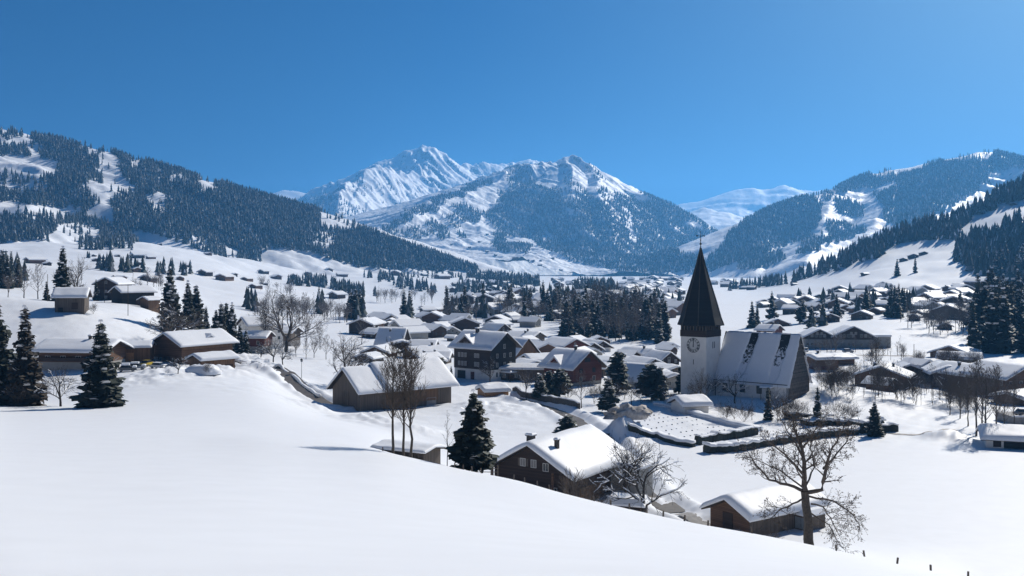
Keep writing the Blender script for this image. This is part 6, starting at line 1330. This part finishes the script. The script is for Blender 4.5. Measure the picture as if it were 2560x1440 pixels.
for k, (px, py, h) in enumerate([(1300, 1000, 40), (1420, 1000, 42), (1485, 1010, 55), (1500, 990, 60), (1560, 1000, 45), (1600, 1008, 50), (1660, 1018, 55), (1680, 1022, 48), (1640, 1000, 60), (1615, 985, 50), (1815, 1055, 48), (1860, 1060, 55), (1880, 1050, 60), (1945, 1055, 70), (1965, 1050, 60), (1985, 1052, 75), (2000, 1055, 62), (2100, 1058, 62), (2085, 1062, 50), (2130, 1060, 45), (1835, 1048, 45), (1720, 990, 45), (1770, 1000, 60), (1540, 1005, 35)]):
    T('shrub' if k % 3 else 'sapling', px, py, h, 'leafless snow flecked shrub in the gardens round the cemetery', 'shrub', idx=k, wide=1.25, group='leafless shrubs round the cemetery', name='bare_shrub', dmin=170)
# bank of saplings right of the church; their shadows stripe the slope
rb = random.Random(8)
for k in range(120):
    px = 2040 + 400 * rb.random(); base = np.interp(px, [2040, 2120, 2200, 2300, 2400, 2440], [965, 975, 985, 992, 1010, 1020]) + rb.uniform(-18, 22)
    T('sapling' if k % 4 else 'shrub', px, base, rb.uniform(35, 75), 'bare thin sapling in the thicket on the bank right of the church', 'sapling', idx=k, group='saplings on the bank', name='sapling', dmin=200)
for k, (px, h, d) in enumerate([(2440, 185, 206), (2465, 170, 204), (2490, 175, 203), (2420, 120, 220), (2455, 150, 216), (2400, 105, 232), (2375, 90, 238), (2510, 120, 214), (2535, 110, 222)]):
    T(['upright', 'mid', 'upright'][k % 3], px, 0, h, ['tall bare tree at the corner of the long low house', 'bare tree second along the long low house', 'bare tree with pale limb before the long low house'][k] if k < 3 else 'dense bare tree in the grove left of the long low house', d=d, idx=k, group=None if k < 3 else 'bare trees by the long low house')
for k, (px, h, d) in enumerate([(2330, 55, 300), (2420, 62, 300), (2440, 65, 320), (2540, 75, 262), (2520, 60, 250), (2300, 50, 330), (2260, 45, 340), (2390, 60, 265), (2350, 70, 262), (2410, 90, 258), (2440, 95, 252), (2470, 85, 256)]): T('mid', px, 0, h, 'dark bare tree among the chalets on the right', d=d, idx=k, group='bare trees among the right chalets')
for k in range(70):
    px = rb.uniform(2030, 2500); d = rb.uniform(262, 345)
    T(['shrub', 'sapling', 'mid'][k % 3], px, 0, rb.uniform(22, 44), 'leafless brown shrub in the hollow between the chalets right of the church', 'shrub', d=d, idx=k, wide=1.3, group='shrubs in the hollow right of the church', name='bare_shrub')
# larches and spruces near the church roof and on the right
for k, (kind, px, py, h, lb) in enumerate([('sprm', 1880, 820, 68, 'left one of the airy larches beyond the church roof'), ('sprm', 1893, 815, 55, 'middle one of the airy larches beyond the church roof'), ('sprm', 1930, 800, 72, 'right one of the airy larches beyond the church roof'), ('pine', 2005, 808, 62, 'round dark conifer left of the school chalets'), ('sprm', 2243, 690, 44, 'left one of the two lone spruces on the ski slope'), ('sprm', 2288, 682, 40, 'right one of the two lone spruces on the ski slope')]): T(kind, px, py, h, lb, idx=k, dmin=440)
# ------------------------------------------------------------------ clumps of conifers and bare woods over the valley
def poly_pts(poly, n, rnd):
    xs = [p[0] for p in poly]; ys = [p[1] for p in poly]; out = []
    while len(out) < n:
        x = rnd.uniform(min(xs), max(xs)); y = rnd.uniform(min(ys), max(ys))
        if inside(np.array(x), np.array(y), poly): out.append((x, y))
    return out
rc = random.Random(17); GC_ = []
def clump(poly, n, h0, h1, region, dmin=430):
    for px, py in poly_pts(poly, n, rc):
        x, y, z = hit(px, py, dmin); GC_.append((x, y, z, rc.uniform(h0, h1), region))
R3 = 'slope'
clump([(1880, 720), (1985, 704), (2050, 676), (2110, 644), (2200, 604), (2300, 569), (2400, 544), (2460, 514), (2560, 460), (2680, 400), (2680, 470), (2560, 500), (2430, 548), (2395, 585), (2385, 602), (2330, 600), (2270, 605), (2240, 612), (2200, 645), (2150, 655), (2125, 668), (2070, 684), (2000, 702), (1980, 712)], 620, 17, 26, R3, 900)
clump([(2450, 606), (2560, 556), (2680, 540), (2680, 700), (2560, 712), (2450, 690), (2385, 662), (2392, 622), (2435, 600)], 560, 18, 27, R3, 700)
clump([(2425, 890), (2445, 800), (2480, 770), (2600, 760), (2640, 880), (2560, 896)], 70, 18, 29, 'block', 380)
clump([(2165, 755), (2200, 765), (2190, 785), (2160, 785)], 6, 12, 18, 'village'); clump([(2225, 795), (2262, 796), (2262, 772), (2225, 772)], 16, 13, 19, 'village'); clump([(2270, 785), (2300, 770), (2290, 760), (2265, 765)], 7, 11, 15, 'village')
for px, py in [(2083, 767), (2058, 768), (2120, 765), (2125, 745), (2095, 795), (2145, 790), (2000, 760), (2022, 752), (2170, 782), (2215, 740), (2030, 830), (2060, 815), (2400, 790)]: clump([(px - 4, py - 3), (px + 4, py - 3), (px + 4, py + 3), (px - 4, py + 3)], 2, 11, 17, 'village')
# woods by the river in mid valley
clump([(1405, 842), (1640, 852), (1650, 815), (1560, 790), (1420, 795)], 48, 14, 24, 'river'); clump([(1100, 802), (1400, 805), (1400, 785), (1110, 785)], 20, 14, 24, 'river', 500); clump([(1640, 860), (1665, 860), (1665, 845), (1640, 845)], 4, 17, 21, 'river')
clump([(1350, 790), (1420, 790), (1420, 770), (1350, 770)], 14, 16, 24, 'river', 600)
clump([(1430, 742), (1545, 742), (1530, 712), (1440, 705)], 130, 14, 22, 'valley', 900); clump([(1160, 702), (1300, 722), (1360, 714), (1260, 690), (1180, 690)], 300, 16, 27, 'valley', 900); clump([(1000, 672), (1150, 690), (1190, 690), (1160, 674), (1010, 660)], 130, 12, 22, 'valley', 900); clump([(1120, 745), (1290, 740), (1300, 712), (1150, 712)], 110, 12, 22, 'valley', 900)
clump([(1300, 770), (1440, 765), (1440, 745), (1300, 745)], 50, 12, 20, 'valley', 900); clump([(1820, 728), (1960, 712), (1960, 704), (1830, 718)], 45, 14, 20, 'valley', 1000); clump([(1560, 790), (1700, 792), (1700, 745), (1560, 745)], 45, 10, 18, 'valley', 700)
# left terraces
for poly, n, h0, h1 in [([(764, 716), (818, 720), (818, 708), (764, 706)], 38, 16, 22), ([(715, 712), (760, 716), (760, 706), (720, 704)], 16, 12, 17), ([(822, 724), (900, 744), (912, 738), (830, 712)], 40, 14, 21), ([(905, 700), (940, 704), (1000, 722), (1090, 735), (1090, 722), (960, 692), (910, 692)], 70, 13, 20), ([(190, 650), (345, 650), (345, 640), (190, 640)], 3, 10, 12), ([(240, 672), (285, 682), (285, 672), (245, 668)], 9, 15, 20), ([(300, 682), (360, 684), (360, 676), (300, 674)], 12, 13, 18), ([(385, 690), (490, 690), (490, 680), (385, 680)], 14, 12, 18), ([(600, 770), (640, 778), (640, 766), (600, 762)], 5, 12, 16), ([(795, 780), (810, 790), (810, 770), (798, 770)], 5, 14, 20), ([(870, 800), (910, 802), (910, 790), (870, 788)], 12, 14, 20), ([(1000, 800), (1025, 805), (1025, 790), (1000, 790)], 4, 14, 19), ([(935, 745), (945, 745), (945, 740), (935, 740)], 2, 14, 18), ([(945, 690), (1160, 700), (1150, 676), (960, 672)], 110, 10, 18), ([(650, 650), (1100, 668), (1100, 660), (660, 640)], 60, 9, 16), ([(0, 668), (70, 690), (60, 720), (0, 725)], 22, 12, 18), ([(190, 625), (345, 625), (340, 600), (200, 600)], 90, 14, 20)]:
    clump(poly, n, h0, h1, 'terrace', 480)
GC_.sort(key=lambda t: -t[3] / t[1]); near_c, far_c = GC_[:235], GC_[235:]
glabel = {R3: ('tall spruce standing in the forest of the right hand ski slope', 'spruces of the ski slope forest'), 'block': ('tall dark spruce in the dense stand right of the school field', 'spruces of the dense right stand'), 'village': ('dark spruce between the chalets of the right hillside village', 'spruces in the hillside village'), 'river': ('dark spruce in the riverside wood across the middle of the valley', 'spruces of the riverside wood'), 'valley': ('hazy spruce in the woods round the distant valley village', 'spruces round the distant village'), 'terrace': ('spruce in the small groves on the left snowy terraces', 'spruces on the left terraces')}
for k, (x, y, z, h, rg_) in enumerate(near_c):
    big = h / y * F > 60; lb, gp = glabel[rg_]
    if big:
        tm, cm = SPR_M[k % 4]; put_tree('spruce_tree', tm, cm, (x, y, z), rc.uniform(0, 6.28), h * rc.uniform(.9, 1.2), lb, 'spruce', gp, h)
    else:
        o = link('spruce_tree', SPR_S[k % 4], None, (x, y, z - .3), rc.uniform(0, 6.28)); s = h * rc.uniform(.9, 1.25); o.scale = (s, s, h); tag(o, lb, 'spruce', gp)
FAR_GROUND = far_c
# bare woods
bw = [([(1405, 850), (1640, 858), (1650, 820), (1540, 790), (1420, 800)], 85, 50, 100, 'river wood', 'grey bare tree in the riverside wood across the valley'), ([(1105, 803), (1330, 805), (1330, 795), (1105, 795)], 26, 35, 65, 'plain edge', 'grey bare tree in the line along the far edge of the plain'), ([(930, 755), (1090, 768), (1090, 750), (940, 745)], 24, 22, 40, 'hill row', 'thin bare tree in the row over the low white hill'), ([(640, 800), (880, 810), (880, 788), (650, 780)], 60, 28, 58, 'dip', 'grey bare tree in the dip below the white rolling hill'), ([(2010, 885), (2260, 905), (2260, 880), (2020, 872)], 26, 25, 50, 'stream', 'thin bare tree along the stream before the school'), ([(2255, 830), (2440, 850), (2440, 800), (2260, 795)], 40, 40, 72, 'bank', 'bare birch on the bank below the spruce stand'), ([(640, 735), (740, 745), (740, 728), (650, 722)], 14, 18, 36, 'crest', 'dark bare tree on the crest of the rolling hill'), ([(330, 735), (420, 738), (420, 705), (330, 700)], 24, 18, 36, 'terrace', 'frosty bare tree on the left terraces'), ([(1440, 800), (1400, 790), (1300, 790), (1340, 812)], 8, 35, 60, 'plain edge', 'grey bare tree in the line along the far edge of the plain')]
for poly, n, h0, h1, gp, lb in bw:
    for k, (px, py) in enumerate(poly_pts(poly, n, rc)): T('mid' if k % 3 else 'sapling', px, py, rc.uniform(h0, h1), lb, 'bare tree', idx=k, group='bare trees, ' + gp, dmin=300)
# ------------------------------------------------------------------ far houses
def far_mesh(w, l, h, p, wall):
    mb = MB(); zr = h + w / 2 * p; x, y = w / 2, l / 2
    mb.add([(-x, -y, -2), (x, -y, -2), (x, -y, h), (0, -y, zr), (-x, -y, h), (-x, y, -2), (x, y, -2), (x, y, h), (0, y, zr), (-x, y, h)], [(0, 1, 2, 3, 4), (9, 8, 7, 6, 5), (5, 0, 4, 9), (1, 6, 7, 2)], 0)
    e = 1.3
    for s in (-1, 1):
        xe = s * (x + e); ze = zr - (x + e) * p; ya = y + e
        vs = [(0, -ya, zr), (xe, -ya, ze), (xe, ya, ze), (0, ya, zr), (0, -ya, zr + .9), (xe, -ya, ze + .8), (xe, ya, ze + .8), (0, ya, zr + .9)]
        fs = [(0, 1, 2, 3), (4, 5, 6, 7), (0, 1, 5, 4), (1, 2, 6, 5), (2, 3, 7, 6)]; mb.add(vs, fs, 1)
    for u in (-w * .25, w * .25): mb.box(u - .6, u + .6, -y - .06, -y + .02, 1.2, 2.5, 2)
    return mb.mesh('far_house', [M[wall], M['roof_snow'], M['glass']])
FM = [far_mesh(10, 12, 4.5, .42, 'wood_dark'), far_mesh(13, 14, 5.5, .40, 'wood_brown'), far_mesh(8, 10, 3.2, .45, 'wood_grey'), far_mesh(14, 11, 6, .38, 'wood_dark'), far_mesh(11, 15, 5, .5, 'plaster_grey')]
HAYS = [far_mesh(8, 10, 3.0, .40, 'wood_dark'), far_mesh(10, 16, 3.4, .36, 'wood_brown')]
def far_house(x, y, z, s, rz, k, lb, gp, hay=False):
    o = link('far_house' if not hay else 'hay_hut', (HAYS if hay else FM)[k % (2 if hay else 5)], None, (x, y, z), rz); o.scale = (s, s, s); return tag(o, lb, 'house' if not hay else 'hut', gp)
left = [(399, 612, 14), (412, 612, 14), (293, 642, 16), (236, 641, 12), (257, 647, 14), (238, 653, 18), (264, 657, 16), (347, 662, 15), (345, 645, 36), (377, 647, 18), (461, 667, 22), (333, 679, 28), (514, 688, 40), (562, 700, 38), (371, 704, 48), (520, 637, 16), (486, 624, 12), (618, 702, 24), (10, 631, 18), (88, 658, 36), (118, 663, 24), (451, 700, 24), (659, 684, 30), (690, 697, 26), (735, 645, 14), (819, 681, 28), (857, 669, 14), (876, 675, 18), (928, 661, 12), (943, 679, 20), (997, 673, 22), (990, 688, 30), (1037, 684, 38), (855, 691, 22), (733, 693, 22), (768, 688, 22), (843, 745, 46), (1105, 697, 30), (1068, 783, 42), (1095, 779, 26), (1053, 772, 20), (910, 668, 14), (1060, 690, 20), (1085, 684, 18), (585, 690, 20), (640, 720, 26), (660, 712, 20), (300, 700, 22), (420, 740, 26), (160, 690, 26)]
for k, (px, py, wp) in enumerate(left):
    x, y, z = hit(px, py, 470); s = wp * y / F / 14.0; far_house(x, y, z, max(s, .5), R(rc.uniform(-60, 60)), k, 'small dark hay hut scattered over the white terraces on the left', 'hay huts on the left terraces', True)
vil = [([(1330, 800), (1700, 800), (1700, 770), (1450, 760), (1330, 770)], 34), ([(1330, 770), (1700, 765), (1700, 735), (1540, 720), (1540, 745), (1330, 745)], 75), ([(1540, 735), (1700, 735), (1700, 695), (1560, 696)], 75), ([(1150, 765), (1330, 762), (1330, 720), (1200, 715)], 40), ([(1110, 735), (1300, 715), (1300, 700), (1150, 700)], 30), ([(1380, 720), (1450, 715), (1440, 700), (1380, 700)], 14), ([(1780, 720), (1850, 716), (1850, 700), (1780, 702)], 8), ([(1130, 802), (1330, 806), (1330, 780), (1130, 775)], 10)]
for poly, n in vil:
    for k, (px, py) in enumerate(poly_pts(poly, n, rc)):
        x, y, z = hit(px, py, 560); far_house(x, y, z, rc.uniform(.75, 1.25), R(rc.uniform(-75, 75)), k + int(px), 'tiny snow roofed house in the distant village on the valley floor', 'houses of the distant village')
inf = [([(1900, 775), (2440, 790), (2440, 725), (2180, 722), (1900, 762)], 46, 'small snow roofed house filling the rows of the right hillside village', 'small houses of the right hillside village', 500, .95), ([(900, 845), (1130, 850), (1130, 805), (920, 805)], 14, 'small snow covered roof in the cluster left of the guesthouse', 'small roofs left of the guesthouse', 380, .8), ([(1300, 905), (1690, 940), (1690, 880), (1320, 850)], 14, 'small snow covered roof in the cluster left of the church tower', 'small roofs left of the church tower', 290, .62), ([(1140, 835), (1330, 830), (1330, 805), (1140, 805)], 8, 'small snow roofed house on the plain behind the guesthouse', 'small houses behind the guesthouse', 400, .8), ([(2260, 960), (2560, 975), (2560, 930), (2280, 930)], 8, 'low snow buried roof between the chalets on the right', 'low roofs between the right chalets', 250, .6)]
HP = [(o.location.x, o.location.y) for o in bpy.data.objects if o.parent is None and o.get('category') in ('house', 'chalet', 'guesthouse', 'school', 'barn', 'church')]
for poly, n, lb, gp, dm, s in inf:
    for k, (px, py) in enumerate(poly_pts(poly, n * 3, rc)):
        x, y, z = hit(px, py, dm)
        if n <= 0 or min(math.hypot(x - a, y - b) for a, b in HP) < 13 * s + 3: continue
        n -= 1; HP.append((x, y)); far_house(x, y, z, s * rc.uniform(.8, 1.15), R(rc.uniform(-65, 65)) - math.atan2(x, y), k, lb, gp)
# huts on the meadows of the central mountain and the right one
def on_range(r, px, py):
    j = int(np.clip((px - r.cols[0]) / (r.cols[1] - r.cols[0]), 0, len(r.cols) - 1)); k = int(np.argmax(r.yp[:, j] <= py)); return float(r.x[k, j]), float(r.y[k, j]), float(r.z[k, j])
for k, (px, py) in enumerate([(1219, 588), (1256, 587), (1333, 653), (1353, 653), (1306, 648), (1383, 648), (1403, 678), (1220, 632), (1268, 625), (1175, 620), (1130, 612), (1290, 660), (1320, 668), (1350, 672), (1240, 640), (1200, 605)]):
    x, y, z = on_range(C_, px, py); far_house(x, y, z - .3, rc.uniform(.9, 1.3), R(rc.uniform(-60, 60)), k, 'tiny dark hut on the white meadow of the central mountain', 'huts on the central meadow', True)
# ------------------------------------------------------------------ far forests, one object per wooded slope
flab = {'A': 'dark spruce forest covering the left mountainside', 'B': 'sparse trees on the flank of the high snowy peak', 'C': 'hazy blue forest on the central mountain', 'E': 'hazy blue forest on the right hand mountain'}
for p, h, name in CONIFERS:
    forest_mesh('forest', p, h, PROTO_NEAR if name == 'A' else PROTO_FAR, flab[name])
fg = np.array([t[:4] for t in FAR_GROUND]); regs = [t[4] for t in FAR_GROUND]
for rg_, lb in ((R3, 'spruce forest on the ski slope at the right'), ('valley', 'hazy woods round the distant village'), ('terrace', 'small far groves on the left terraces')):
    sel = [i for i, q in enumerate(regs) if q == rg_ or (rg_ == 'valley' and q in ('river', 'village', 'block'))]
    if sel: forest_mesh('forest', fg[sel][:, :3] - np.array([0, 0, .4]), fg[sel][:, 3], PROTO_NEAR, lb)
